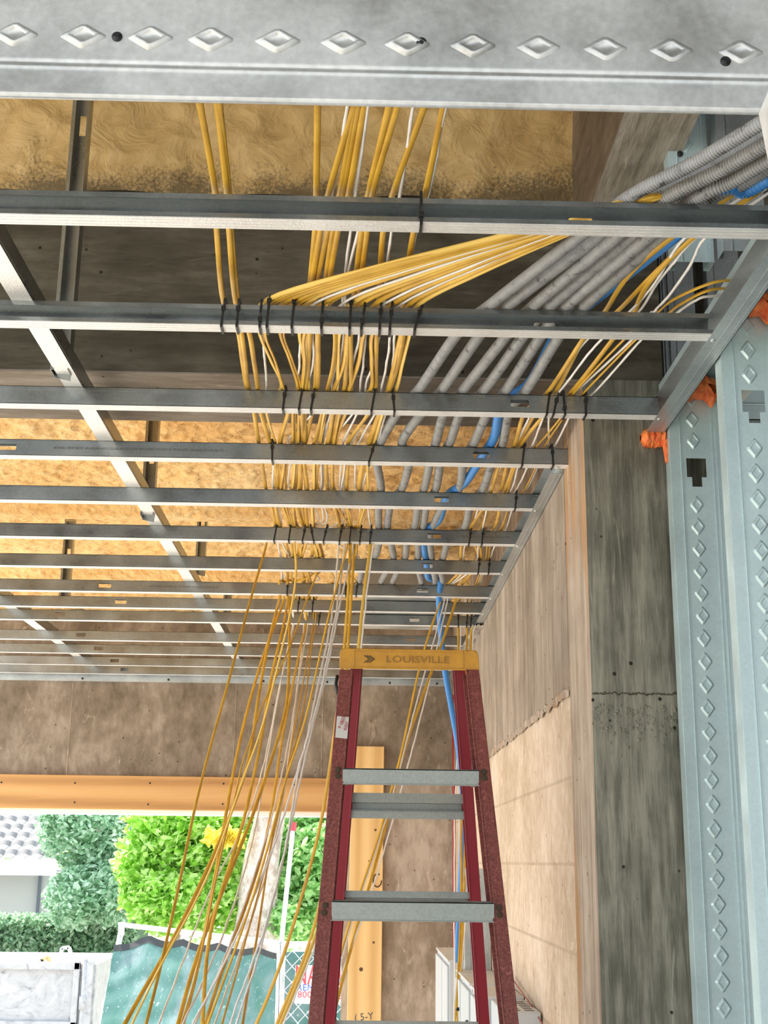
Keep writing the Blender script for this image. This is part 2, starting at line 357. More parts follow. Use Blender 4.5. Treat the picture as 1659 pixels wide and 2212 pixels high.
for i in range(14):
    y0, y1 = NEAR[i], FAR[i]; xe = .640 if i < 3 else .522; n = i+1
    root = empty('ceiling_joist', (-.5, y0, H))
    tag(root, 'long galvanised steel ceiling joist, ' + where[i], 'joist', 'steel ceiling joists running across the room')
    b = MB(); hl = [(XA(a, y0, H+.02), XA(c, y0, H+.02)) for a, c in HOLES[n]]
    if n <= 2:
        web(b, XL, xe, y1-T, y1, H, TOP, hl, H+.012, H+.030)
        b.box(XL, xe, y0, y1, TOP-T, TOP)
        b.box(XL, xe, y0, y0+T, TOP-.009, TOP-T); b.box(XL, xe, y0, y0+T, H+T, H+.009)
    else:
        web(b, XL, xe, y0, y0+T, H, TOP, hl, H+.013, H+.030)
        b.box(XL, xe, y0-.0008, y0, TOP-.0085, TOP-.0060); b.box(XL, xe, y0-.0008, y0, H+.0060, H+.0085)
        b.box(XL, xe, y0, y1, TOP-T, TOP); b.box(XL, xe, y1-T, y1, TOP-.008, TOP-T); b.box(XL, xe, y1-T, y1, H+T, H+.008)
    wb = link('web', b, MJ, root)
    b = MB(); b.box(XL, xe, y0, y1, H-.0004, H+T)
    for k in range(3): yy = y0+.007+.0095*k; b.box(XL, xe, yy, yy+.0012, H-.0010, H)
    f_ = link('bottom_flange', b, MF, root); f_['label'] = 'knurled underside flange, painted bright as if lit'
    if n in (4, 6, 8):
        b = MB()
        if n == 4: put_text(b, 'CD PROSTUD SFIM NS 162PDS125-18 (30EQD) 33KSI G40 UUU CD-PATENTS COM INTERTEK CCRR-0207 7R24109', .0085, (XA(300, y0, H+.02), y0-.0006, H+.021), (-1, 0, 0), (0, 0, -1), .98, .0002)
        if n == 6: put_text(b, 'CD PROSTUD SFIM NS 162PDS125-18', .0085, (XA(1045, y0, H+.02), y0-.0006, H+.021), (-1, 0, 0), (0, 0, -1), 1.2, .0002)
        if n == 8: put_text(b, 'CD PROSTUD SFIM NS 162PDS125-18 (30EQD) 33KSI G40', .0085, (XA(400, y0, H+.02), y0-.0006, H+.021), (-1, 0, 0), (0, 0, -1), 1.2, .0002)
        sub('printed_text', b, M_INK, wb)

# carrying channels above the joists (run away from the camera)
def channel(name, x0, x1, ya, yb, z0, z1, label, cat, group):
    root = empty(name, (x0, ya, z0)); tag(root, label, cat, group)
    b = MB(); b.box(x1-T, x1, ya, yb, z0, z1); b.box(x0, x1, ya, yb, z1-T, z1); b.box(x0, x0+T, ya, yb, z1-.008, z1); b.box(x0, x0+T, ya, yb, z0, z0+.008)
    b.box(x1, x1+.0008, ya, yb, z0+.006, z0+.009); link('web', b, MJ, root)
    b = MB(); b.box(x0, x1, ya, yb, z0-.0004, z0+T); link('bottom_flange', b, MF, root); return root
channel('carrying_channel', -.651, -.612, .9, 6.84, TOP, TOP+.041, 'steel carrying channel on the joists, nearer the cables', 'channel', 'carrying channels resting on the joists')
channel('carrying_channel', -1.455, -1.41, 2.9, 6.84, TOP, TOP+.041, 'steel carrying channel on the joists, farther left', 'channel', 'carrying channels resting on the joists')
# hangers
for k, (px, py, Y, tw, lb) in enumerate([(100, 800, 2.52, 0, 'in front of the dark beam'), (305, 1114, 3.66, 0, 'with an oval slot just beyond the beam'), (422, 1235, 4.86, 0, 'third along the carrying channel'), (482, 1330, 6.05, 0, 'farthest along the nearer channel'), (128, 1300, 4.95, 0, 'on the farther left channel')]):
    p = P(px, py, Y=Y); x = p.x if k else -.655; z0 = p.z; z1 = 1.86 if k < 1 else 1.30
    root = empty('hanger_stud', (x, Y, z0)); tag(root, 'vertical steel hanger stud ' + lb, 'hanger', 'hanger studs holding the carrying channels')
    b = MB(); wd = .042
    hz = z0+.17 if k else z0+.57
    b.box(x-.002, x-.002+T, Y-.005, Y+.030, z0, z1)
    for a, c, d, e in ((x-.002, x+.009, z0, z1), (x+wd-.019, x+wd-.008, z0, z1), (x+.009, x+wd-.019, z0, hz), (x+.009, x+wd-.019, hz+.05, z1)): b.box(a, c, Y+.029, Y+.029+T, d, e)
    b.box(x+wd-.008, x+wd-.008+T, Y-.005, Y+.030, z0, z1); b.box(x-.002, x+.006, Y-.006, Y-.005, z0, z1)
    b.prism([(x-.002, z0), (x+.034, z0), (x+.034, z0-.012), (x-.002, z0-.004)], 1, Y+.029, Y+.030)
    link('stud_body', b, MJ, root)

# wall tracks at the right ends of the joists
def track(name, x0, x1, ya, yb, label, screws, rows):
    root = empty(name, (x0, ya, H-.002)); tag(root, label, 'track', 'wall tracks holding the joist ends')
    z0 = H-.0022; z1 = TOP+.003
    b = MB(); b.box(x1-T, x1, ya, yb, z0, z1); b.box(x0, x1, ya, yb, z1-T, z1); link('track_web', b, MT, root)
    b = MB(); b.box(x0, x1, ya, yb, z0, z0+T)
    for k in range(2): xx = x0+(x1-x0)*(.45+.35*k); b.box(xx, xx+.0015, ya, yb, z0-.0008, z0)
    f_ = link('bottom_flange', b, MT, root)
    for y in screws:
        s = MB(); s.disc((x0+.010, y, z0+.0002), (0, 0, -1), .0048, .0028); s.disc((x0+.010, y, z0-.0022), (0, 0, -1), .0017, .0008, 6)
        sub('screw', s, MSCR, f_)
track('wall_track', .636, .679, .9, 2.772, 'galvanised track on the stud wall, ending at the column', [1.81, 2.205, 2.645], 0)
track('wall_track', .500-.032, .500, 3.062, YW, 'galvanised track along the pinkish concrete wall', [y-.015 for y in FAR[3:12]], 0)
# ledger on the far wall
root = empty('wall_ledger', (-1, YW-.03, H-.033)); tag(root, 'steel ledger angle screwed to the far concrete lintel', 'ledger')
b = MB(); b.box(XL, .468, YW-.0035, YW-.001, H-.034, TOP); b.box(XL, .468, YW-.034, YW-.001, TOP, TOP+T); link('angle', b, MT, root)
for px in (178, 364, 569, 707, 842, 944):
    s = MB(); q = P(px, 1468+.006*px*.6, Y=YW-.004); s.disc((q.x, YW-.0038, H-.02), (0, -1, 0), .006, .003); o = link('screw', s, M_BLK, root)
# silver tape/foil patch near far end of wall track
b = MB(); b.sheet(14, 26, lambda u, v: (.455+.05*u, 5.15+1.15*v, H-.006-.018*abs(noise.noise(Vector((u*5, v*9, 0))))-.01*u*v))
tag(link('foil_tape', b, metal('crinkled_foil', (.8, .82, .84), .25, .9), smooth=False), 'crumpled silver foil tape on the far end of the wall track', 'tape')

# ------------------------------------------------------------------ embossed steel studs (diamonds)
def diamond(mb, c, ax, ay, n, w, l, h, m=0):  # raised rim-and-plateau diamond, long axis ay, outward n
    c, ax, ay, n = Vector(c), Vector(ax), Vector(ay), Vector(n); q = []
    for s, hh in ((1, 0), (.74, h), (.56, h), (.46, h*.45)):
        for dx, dy in ((1, 0), (0, 1), (-1, 0), (0, -1)):
            for k in (-.12, .12):
                vx, vy = (dx, k) if dx else (-k*dy, dy)
                if dx: vy = k*dx
                q.append(c+ax*(vx*w/2*s)+ay*(vy*l/2*s)+n*hh)
    fs = []
    for r in range(3):
        for i in range(8): j = (i+1) % 8; fs.append((r*8+i, r*8+j, r*8+8+j, r*8+8+i))
    fs.append(tuple(range(24, 32))); mb.add(q, fs, m)
def stud_v(x0, x1, Y, z0, z1, label, matl=MC, knock=None, dl=True, dz=.0497, phase=0.0, depth=.040, group='embossed steel wall studs'):
    root = empty('steel_stud', (x0, Y, z0)); tag(root, label, 'stud', group)
    xm = (x0+x1)/2; w_ = x1-x0
    b = MB()
    if knock:
        kz = knock; a, c = xm-.022, xm+.022
        b.box(x0, a, Y, Y+T, z0, z1); b.box(c, x1, Y, Y+T, z0, z1); b.box(a, c, Y, Y+T, z0, kz-.066); b.box(a, c, Y, Y+T, kz, z1)
        b.box(a, xm-.011, Y, Y+T, kz-.066, kz-.044); b.box(xm+.011, c, Y, Y+T, kz-.066, kz-.044)
    else: b.box(x0, x1, Y, Y+T, z0, z1)
    for fx in (.20, .215, .82, .90): b.box(x0+w_*fx, x0+w_*fx+.0022, Y-.0018, Y, z0, z1)   # pressed ribs
    if dl:
        z = z1-.03-phase
        while z > z0+.03:
            if not (knock and knock-.09 < z < knock+.02): diamond(b, (xm-.004, Y, z), (1, 0, 0), (0, 0, 1), (0, -1, 0), .030, .040, .0040)
            z -= dz
    wb = link('web', b, matl, root)
    b = MB(); b.box(x0-.0006, x0+T-.0006, Y+.001, Y+depth, z0, z1); b.box(x0, x0+.012, Y+depth-T, Y+depth, z0, z1); link('flange', b, matl, root)
    b = MB(); b.box(x1-T+.0006, x1+.0006, Y+.001, Y+depth, z0, z1); b.box(x1-.012, x1, Y+depth-T, Y+depth, z0, z1); link('flange', b, matl, root)
    return root
ZT = 1.072
stud_v(.684, .799, 2.716, -1.6, ZT-.012, 'bluish steel wall stud with diamond embossing, next to the column', knock=P(1497, 990, Y=2.716).z, phase=.012)
stud_v(.684, .799, 2.290, -1.6, ZT-.012, 'bluish steel wall stud with diamond embossing, at the right edge', knock=P(1620, 843, Y=2.29).z, phase=.02)
# deep deflection track on top of the stud wall
root = empty('top_track', (.68, .9, .95)); tag(root, 'deep bluish steel top track over the stud wall', 'track')
b = MB(); b.box(.681, .81, .9, 2.772, ZT, ZT+T); link('track_web', b, MC, root)
b = MB(); b.box(.6795, .6805, .9, 2.772, .948, ZT); link('track_leg', b, MC, root); b = MB(); b.box(.81, .811, .9, 2.772, .96, ZT); link('track_leg', b, MC, root)
# orange firestop foam blobs
def blob(x0, x1, Y, z0, z1, label, seed, drip=None):
    b = MB(); nx = 46; nt = 18; q = []
    def fn(u, v):
        th = 2*math.pi*v; x = x0+(x1-x0)*u; e = min(1, 4*u+.35, 4*(1-u)+.35); ry = .030*e; rz = (z1-z0)/2*e
        d = 1+.30*noise.noise(Vector((u*9, math.cos(th)*1.2, math.sin(th)*1.2+seed)))+.22*noise.noise(Vector((u*26, math.cos(th)*3, math.sin(th)*3+seed)))
        dz = 0
        if drip: dz = -drip[1]*max(0, 1-abs(u-drip[0])/.16)*(math.sin(th) < 0)
        return (x, Y-ry*d*math.cos(th)*.8, (z0+z1)/2+rz*d*math.sin(th)+dz)
    b.sheet(nx, nt, fn); tag(link('firestop_foam', b, M_FIRE, smooth=True), label, 'firestop foam', 'orange firestop foam lumps at the stud tops')
def pz(px, py, Y): return P(px, py, Y=Y).z
blob(.684, .792, 2.690, pz(1490, 862, 2.69), pz(1490, 812, 2.69), 'lumpy orange firestop foam on top of the left steel stud', 1, (.88, .022))
blob(.688, .800, 2.262, pz(1610, 682, 2.262), pz(1610, 637, 2.262), 'lumpy orange firestop foam on top of the right steel stud', 5, (.8, .016))
blob(P(1384, 950, Y=2.755).x, P(1441, 950, Y=2.755).x, 2.755, pz(1410, 966, 2.755), pz(1410, 928, 2.755), 'lumpy orange firestop foam on the column top below the track', 9)
b = MB()
c0, c1 = P(1437, 950, Y=2.74), P(1440, 1000, Y=2.74); b.tube([c0.lerp(c1, k/9)+Vector((.002*noise.noise(Vector((k, 0, 0))), 0, 0)) for k in range(10)], .007, 10, radf=lambda k: 1+.45*noise.noise(Vector((k*1.3, 0, 3)))-.05*k)
tag(link('firestop_foam', b, M_FIRE, smooth=True), 'thin drip of orange foam between column and left stud', 'firestop foam')
# steel pieces behind the studs
b = MB(); b.box(.70, 1.3, 2.80, 2.803, P(1550, 905, Y=2.8).z, P(1550, 842, Y=2.8).z); b.tube([(.70, 2.80, P(1550, 872, Y=2.8).z), (1.3, 2.80, P(1550, 872, Y=2.8).z)], .004, 8)
b.box(.70, 1.3, 2.80, 2.84, P(1550, 905, Y=2.8).z, P(1550, 905, Y=2.8).z+T); tag(link('bridging_channel', b, MC), 'horizontal bluish steel bridging channel behind the studs', 'channel')
b = MB(); b.box(.70, 1.3, 2.86, 2.862, P(1550, 936, Y=2.86).z, P(1550, 910, Y=2.86).z); tag(link('bridging_strap', b, MT), 'flat grey steel strap below the bridging channel', 'strap')
for k, (px0, px1, Y, lb) in enumerate([(1428, 1440, 3.02, 'narrow'), (1444, 1500, 3.05, 'middle'), (1530, 1600, 3.0, 'wide')]):
    x0, x1 = P(px0, 650, Y=Y).x, P(px1, 650, Y=Y).x
    stud_v(x0, x1, Y, 1.02, 2.05, lb + ' dark bluish steel stud behind the joists beside the concrete beam', MT, dl=False, group='steel studs behind the beam')
b = MB(); b.box(.69, 1.6, 3.12, 3.16, 1.02, 2.05); struct(link('wall_back', b, M_COL))
# right-hand framing high above the stud wall, seen beside the haunch beam
stud_v(P(1445, 345, Y=2.3).x, P(1527, 300, Y=2.3).x, 2.3, 1.15, 2.05, 'pale bluish steel stud high beside the grained concrete beam', MC, phase=.36, group='steel studs above the stud wall')
stud_v(P(1548, 300, Y=2.25).x, P(1640, 300, Y=2.25).x, 2.25, 1.15, 2.05, 'grey steel stud high above the conduits', MT, dl=False, group='steel studs above the stud wall')
b = MB(); b.disc(P(1469, 333, Y=2.297), (0, -1, 0), .006, .006); tag(link('framing_screw', b, M_BLK), 'black screw in the high pale steel stud', 'screw')

# ------------------------------------------------------------------ near header with the diamonds
YH = .845
root = empty('door_header', (-.2, YH, .547)); tag(root, 'close galvanised steel door header with embossed diamonds', 'header')
zb = .5455; b = MB()
def hweb(u, v):
    z = zb+.115*v; y = YH
    if v < .03: y = YH+.0018
    y -= .0008*math.exp(-((z-(zb+.0275))/.0016)**2); y += .0010*math.exp(-((z-(zb+.031))/.0016)**2)
    y += .0007*noise.noise(Vector((u*9, v*2, 0)))
    return (-.9+1.235*u, y, z)
b.sheet(80, 90, hweb)
for k, px in enumerate([33, 180, 325, 455, 600, 742, 880, 1022, 1163, 1308, 1450, 1600]):
    c = P(px, 74+.024*px, Y=YH+.0002); diamond(b, c, (0, 0, 1), (1, 0, 0), (0, -1, 0), .0210, .0345, .0030 if k < 8 else .0018)
wb = link('web', b, MD, root, smooth=True)
b = MB(); b.box(-.9, .295, YH, YH+.0016, zb, zb+T); b.box(-.9, .295, YH, YH+.04, zb+.115, zb+.115+T); link('flange', b, MD, root)
for px, py in ((253, 80), (910, 92), (1567, 133)):
    b = MB(); b.disc(P(px, py, Y=YH-.0002), (0, -1, 0), .0040, .0022, 16); b.disc(P(px, py, Y=YH-.0022), (0, -1, 0), .0022, .0010, 6); sub('screw', b, M_BLK, wb)
q = [P(1639, 246, Y=YH-.004), P(1661, 192, Y=YH-.08), P(1700, 200, Y=YH-.08), P(1700, 420, Y=YH-.004), P(1661, 358, Y=YH-.004)]
b = MB(); b.add([v for v in q]+[v+Vector((.0015, .0025, 0)) for v in q], [(0, 1, 2, 3, 4), (9, 8, 7, 6, 5), (0, 5, 6, 1), (1, 6, 7, 2), (2, 7, 8, 3), (3, 8, 9, 4), (4, 9, 5, 0)]); cl_ = link('jamb_clip', b, MF)
tag(cl_, 'pale bent steel clip at the right end of the header', 'clip'); b = MB(); b.disc(P(1656, 275, Y=YH-.006), (0, -1, 0), .003, .002); link('screw', b, M_BLK, cl_)

# ------------------------------------------------------------------ cables
YEL = 'yellow flat cables across the joists'; WHI = 'thin white cables across the joists'
ZC = TOP+.0045
# rows of pixel columns where cables meet each joist: 'in' on the camera side of the top, 'out' where they come into view beyond
ROW = {
 '3o': ([546.6,559,573.7,624.5,630.7,637,645.4,651,659,678,700,705.5,722,734,753,803,825,829.5], [578,684,715.7,718,742,769,775,797,815,836.7]),
 '4i': ([558,581.5,593,605,630.7,637,646,653,660,679,690,707.5,718,723,753.7,797.7,807], [583.5,625,695,701,712.7,740,761,778,815]),
 '4o': ([564,596,602,616,620,639,643,649,655,678,687,705,718,751.6,786,793.6], [590,630,697,700,735,747.5,767,803]),
 '5i': ([573.7,598,602,608,619,633,639,649,662,677,683,706.5,719,748.5,775,794.6], [589.7,625.5,696,711.6,734,740,767,783]),
 '5o': ([581.6,594,603,609,616,632,637.6,650,660,675.6,718,722.6,747,780.5,790], [598,668,690,694.6,709,729.5,737,743,764,777,793]),
 '6i': ([595,604,624,627,632,637.6,653,657.5,665,678,733.5,754,757,773,777], [609,684.7,693,703.6,729,740,746,770.5,799.5]),
 '6o': ([614,627,647,665,672,687,694,772], [600.6,606,619.6,650,683,705.5,777]),
 '7i': ([619,634,645,650,675,685,694,697,772], [604,624,689,710,776]),
 '7o': ([616,627,647,652,663,706,771], [607,634,689,770]),
 '8i': ([619,634,656,669,720,771], [609,691,769]),
 '8o': ([625,640,655,668,690], [612,640,686]), '9i': ([622,640,655,668,684], [625,645,683]),
 '9o': ([628,645,660,672,680], [632,655,682]), '10i': ([632,648,662,676,682], [636,658,684]),
}
def station(key, px, dz=0):
    i = int(key[:-1])-1
    Y, Z = (NEAR[i]+.003, ZC) if key[-1] == 'i' else (FAR[i]+.10, ZC)
    Z += dz; return Vector((XA(px, Y, Z), Y, Z))
# (kind, [px at header, J1 in, J1 out, J2 in] or bundle [J1 out, J2 in], J2 out, J3 in)
C = [('y',(434,464,468,482),513,533),('y',(475,494,499,513),521,536),('y',(471,490,495,509),537,557),('y',(580,),559.5,608),('w',(588,),568,576),('y',(600,),572,612.6),
 ('y',(622,),604,643),('y',(640,),611,648),('y',(668,),647,666),('w',(690,),653,644),('y',(705,),658,652),('y',(686,683,680,666),664,658),('y',(762,709,691,668),670,661),
 ('w',(749,718,700,669),676,672),('y',(764,734,707,678),686,680),('y',(772,739,718,697),688,686),('y',(785,753,729,707),724,707.6),('w',(745,),728,718),('y',(765,),734,727),
 ('w',(794,769,758,740),742,728),('y',(785,),751,721.5),('y',(839,795,780,762),753,743),('y',(857,803,792,772),758,757),('w',(841,796,772,745),776,745),('y',(815,),786,753),
 ('w',(835,),794,778.5),('y',(850,),805,800),('y',(915,848.5,827,818),814,811),('w',(870,),825,790),('w',(891,865,845.5,830),843,824),('w',(962,926,899,866),854,845.6),
 ('y',(885,),867,838),('y',(957,917,892,870),872,842),('y',(905,),886,855.7)]
HANG6 = { # hanging runs that leave at the sixth joist: cable index -> pixel path
 0: [(575,1178),(555,1240),(512,1400),(497,1465),(478,1530),(462,1584),(436,1680),(417,1756),(403,1825),(392,1899),(375,1961),(362,2023),(346,2094),(332,2151),(314,2218)],
 8: [(636,1176),(645,1217),(640,1259),(630,1312),(621,1358),(608,1400),(584,1504),(571,1565),(554,1608),(536,1656),(514,1704),(501,1758),(474,1833),(454,1882),(426,1950),(386,2012),(360,2060),(335,2105),(282,2218)],
 22: [(750,1180),(735,1240),(724,1276),(714,1312),(703,1356),(695,1400),(682,1454),(669,1521),(656,1574),(640,1617),(625,1656),(614,1689),(599,1751),(579,1839),(545,1944),(522,2009),(505,2066),(485,2108),(446,2218)],
 24: [(757,1180),(752,1320),(745,1400),(735,1480),(722,1600),(710,1675),(700,1740),(692,1797),(675,1853),(652,1938),(627,2023),(604,2094),(576,2165),(551,2218)],
 27: [(765,1185),(758,1300),(752,1400),(745,1500),(733,1650),(722,1780),(705,1900),(681,2009),(661,2060),(644,2108),(621,2151),(595,2218)],
 33: [(800,1180),(791,1240),(780,1321),(775,1397),(770,1450),(762,1549),(758,1636),(742,1780),(717,1920),(690,2000),(668,2060),(650,2110),(630,2150),(603,2218)],
 23: [(731,1182),(728,1240),(721,1294),(715,1356),(703,1410),(684,1476),(673,1563),(662,1606),(647,1650),(636,1680),(617,1752),(590,1839),(562,1910),(533,1967),(513,2023),(494,2066),(448,2151),(413,2218)],
 25: [(744,1182),(739,1240),(732,1294),(721,1356),(709,1403),(699,1476),(684,1530),(671,1574),(656,1617),(640,1671),(636,1699),(637,1755),(615,1833),(601,1899),(587,1952),(570,2023),(547,2074),(522,2137),(495,2218)],
 28: [(763,1184),(746,1240),(734,1312),(724,1356),(712,1419),(701,1476),(690,1521),(664,1606),(651,1671),(640,1721),(635,1760),(618,1840),(598,1900),(580,1990),(562,2060),(540,2120),(508,2218)],
 30: [(806,1180),(797,1240),(786,1321),(781,1397),(776,1450),(768,1549),(763,1636),(748,1780),(722,1920),(697,2000),(674,2060),(656,2110),(636,2150),(610,2218)],
}
HANG8 = {
 1: [(604,1291),(594,1330),(583,1374),(576,1405),(567,1454),(554,1526),(549,1563),(545,1628),(536,1650),(521,1697),(498,1760),(474,1822),(448,1876),(420,1938),(397,1986),(372,2032),(343,2088),(307,2137),(266,2218)],
 2: [(612,1300),(598,1340),(572,1400),(554,1459),(532,1541),(514.5,1606),(501.5,1682),(490,1752),(477,1814),(467,1882),(458,1940),(445,1995),(434,2052),(426,2122),(394,2218)],
 6: [(684,1242),(670,1276),(656,1312),(643,1352),(625,1406),(606,1450),(580,1491),(562,1526),(551,1571),(543,1600),(523,1645),(518,1660),(517,1686),(508,1725),(498,1758),(480,1830),(465,1900),(455,1960),(436,2060),(415,2150),(390,2218)],
 7: [(622,1291),(620,1320),(612,1358),(601,1400),(588,1443),(582,1487),(575,1521),(567,1595),(554,1656),(536,1725),(532,1752),(522,1797),(499,1853),(482,1916),(460,1981),(448,2029),(445,2080),(440,2137),(437,2218)],
 10: [(626,1300),(624,1374),(625,1422),(625,1465),(621,1498),(621,1530),(608,1569),(597,1613),(575,1671),(567,1699),(552,1753),(528,1805),(505,1862),(477,1938),(454,1989),(431,2046),(411,2100),(383,2218)],
 12: [(660,1352),(652,1385),(647,1410),(636,1454),(627,1521),(608,1584),(606,1617),(601,1660),(593,1715),(585,1754),(576,1825),(556,1882),(533,1952),(513,2009),(491,2066),(477,2108),(454,2165),(442,2218)],
 14: [(681,1352),(672,1385),(670,1419),(669,1454),(656,1530),(649,1574),(636,1617),(621,1660),(614,1693),(601,1752),(587,1819),(576,1859),(570,1938),(559,2001),(550,2052),(539,2122),(523,2218)],
 4: [(634,1352),(628,1390),(616,1432),(601,1487),(593,1541),(582,1595),(571,1650),(558,1704),(543,1760),(505,1830),(470,1890),(454,1921),(431,1981),(409,2037),(372,2137),(341,2218)],
 9: [(632,1352),(618,1410),(610,1454),(599,1521),(586,1584),(580,1628),(567,1693),(561,1754),(548,1810),(530,1880),(500,1980),(460,2080),(425,2150),(392,2218)],
 13: [(656,1352),(653,1400),(645,1465),(638,1521),(630,1574),(619,1617),(610,1671),(601,1704),(590,1756),(575,1820),(545,1900),(520,1980),(480,2090),(450,2150),(418,2218)],
 17: [(664,1352),(650,1430),(641,1500),(632,1580),(624,1640),(612,1720),(603,1780),(588,1850),(560,1940),(528,2030),(500,2110),(462,2218)],
 16: [(676,1352),(668,1400),(655,1480),(640,1552),(630,1606),(619,1671),(608,1740),(590,1820),(562,1910),(540,2000),(515,2090),(478,2218)],
}
def hang_pts(L, Yend, zstart=.935):
    for _ in range(2): L = [L[0]]+[((a[0]+2*c[0]+d[0])/4, (a[1]+2*c[1]+d[1])/4) for a, c, d in zip(L, L[1:], L[2:])]+[L[-1]]
    p0 = P(*L[0], Z=zstart); Y0 = p0.y; o = []
    y0, y1 = L[0][1], L[-1][1]
    for (x, y) in L:
        t = (y-y0)/(y1-y0); o.append(P(x, y, Y=Y0+(Yend-Y0)*(t**.9)))
    return o
def cable(pts, kind, label, group, k, flat=True, per=6):
    pts = smooth_path(pts, per); N = len(pts)
    if kind == 'w':
        pts = [p+Vector((.0022*noise.noise(Vector((i*.33, k*3.1, 0))), 0, .0015*noise.noise(Vector((i*.4, k, 5))))) for i, p in enumerate(pts)]
        b = MB(); b.tube(pts, .0026, 7, twist=N*.1)
        # the two cores show as a slow twist
        q = []
        for i, p in enumerate(pts): a = i*1.3; q.append(p+Vector((math.cos(a), 0, math.sin(a)))*.0011)
        b.tube(q, .0021, 6)
    else:
        b = MB(); b.tube(pts, .0025, 10, wid=.0050, twist=(random.uniform(-.5, .5) if flat else random.uniform(-1.6, 1.6)))
    nm = 'white_cable' if kind == 'w' else 'yellow_cable'
    o = link(nm, b, M_W if kind == 'w' else (M_Y2 if k % 5 == 3 else M_Y), smooth=True); tag(o, label, 'cable', group); return o
cnt = {'y': 0, 'w': 0}; tot = {'y': sum(c[0] == 'y' for c in C), 'w': sum(c[0] == 'w' for c in C)}
nb = [i for i, c in enumerate(C) if len(c[1]) == 1]
for i, (kd, top, o2, i3) in enumerate(C):
    rk = cnt[kd]; cnt[kd] += 1; dz = random.uniform(0, .004) + (.005 if kd == 'w' else 0)
    pts = []
    if len(top) == 4:
        Yt = .98; pts.append(P(top[0]+(top[0]-top[1])*.25, 190, Y=1.05)); pts.append(P(top[0], 236, Z=ZC+.008)); up_ = lambda v, h: v*((v.z+h)/v.z)
        pts += [up_(station('1i', top[1], dz), .012), up_(station('1o', top[2], dz), .030), up_(station('2i', top[3], dz), .030)]
    else:
        k = nb.index(i)/(len(nb)-1); z = .012+.010*(1-k)+random.uniform(0, .004)
        pts.append(P(1560+15*k, 372, Z=ZC+.05)); pts.append(P(1440+15*k, 424, Z=ZC+.03)); pts.append(station('1i', 1368+40*k, .003)); z *= .6; pts.append(station('1o', 1128+92*k, z))
        a, c = station('1o', 1128+92*k, z), station('2i', top[0], z*.6); mid = a.lerp(c, .55); mid.y -= .012; pts.append(mid); pts.append(c)
    pts.append(station('2o', o2, dz)); pts.append(station('3i', i3, dz))
    a = pts[-2]; c = pts[-1]; pts.insert(-1, a.lerp(c, .5)+Vector(((a.x-c.x)*random.uniform(-.05, .25), 0, random.uniform(-.004, .004))))
    def at_row(key):
        L = ROW[key][0 if kd == 'y' else 1]; n = tot[kd]; f = rk/(n-1)*(len(L)-1); px = L[int(round(f))]+ (f-round(f))*5
        return station(key, px, dz + (.005 if f != round(f) and random.random() < .5 else 0))
    for key in ('3o', '4i', '4o', '5i', '5o', '6i'): pts.append(at_row(key))
    how = 'running on'
    if i in HANG6:
        L = HANG6[i]; pts.append(Vector((P(*L[0], Z=.935).x, FAR[5]+.02, ZC))); pts += hang_pts(L, 3.62 if i in (24, 27, 33, 30) else 3.05); how = 'later hanging'
    else:
        for key in ('6o', '7i', '7o', '8i'): pts.append(at_row(key))
        if i in HANG8:
            L = HANG8[i]
            for key in (['8o', '9i'] if L[0][1] > 1296 else []) + (['9o', '10i'] if L[0][1] > 1340 else []): pts.append(at_row(key))
            q = P(*L[0], Z=.935); r_ = 9 if L[0][1] > 1340 else 8 if L[0][1] > 1296 else 7
            pts.append(Vector((q.x, max(q.y-.03, FAR[7]-.2), ZC))); pts += hang_pts(L, 3.0+.25*random.random()); how = 'later hanging'
        else:
            for key in ('8o', '9i', '9o', '10i'): pts.append(at_row(key))
    src = 'coming straight' if len(top) == 4 else 'coming diagonally'
    kn = 'yellow flat cable' if kd == 'y' else 'thin white twisted cable'
    cable(pts, kd, '%s, %s %s from left past second joist, %s, %s' % (kn, ORD[rk], 'yellow' if kd == 'y' else 'white', src, how), YEL if kd == 'y' else WHI, i)
# extra short cables of the diagonal bundle that lie over the others
for k in range(5):
    z = .030+.004*k; a = 1150+14*k; c = [596, 655, 722, 795, 868][k]
    p0 = P(1450+4*k, 420, Z=ZC+.03); pa = station('1i', 1362+8*k, .004); z *= .5; pb = station('1o', a, z); pc = station('2i', c, z*.45); mid = pb.lerp(pc, .55); mid.y -= .02
    e = station('2o', c+4, .002); e2 = Vector((e.x-.004, e.y-.02, ZC+.004))
    cable([p0, pa, pb, mid, pc, e2], 'y', 'yellow flat cable on the diagonal bundle, %s of the five topmost from the left' % ORD[k], 'topmost yellow cables of the diagonal bundle', 50+k)
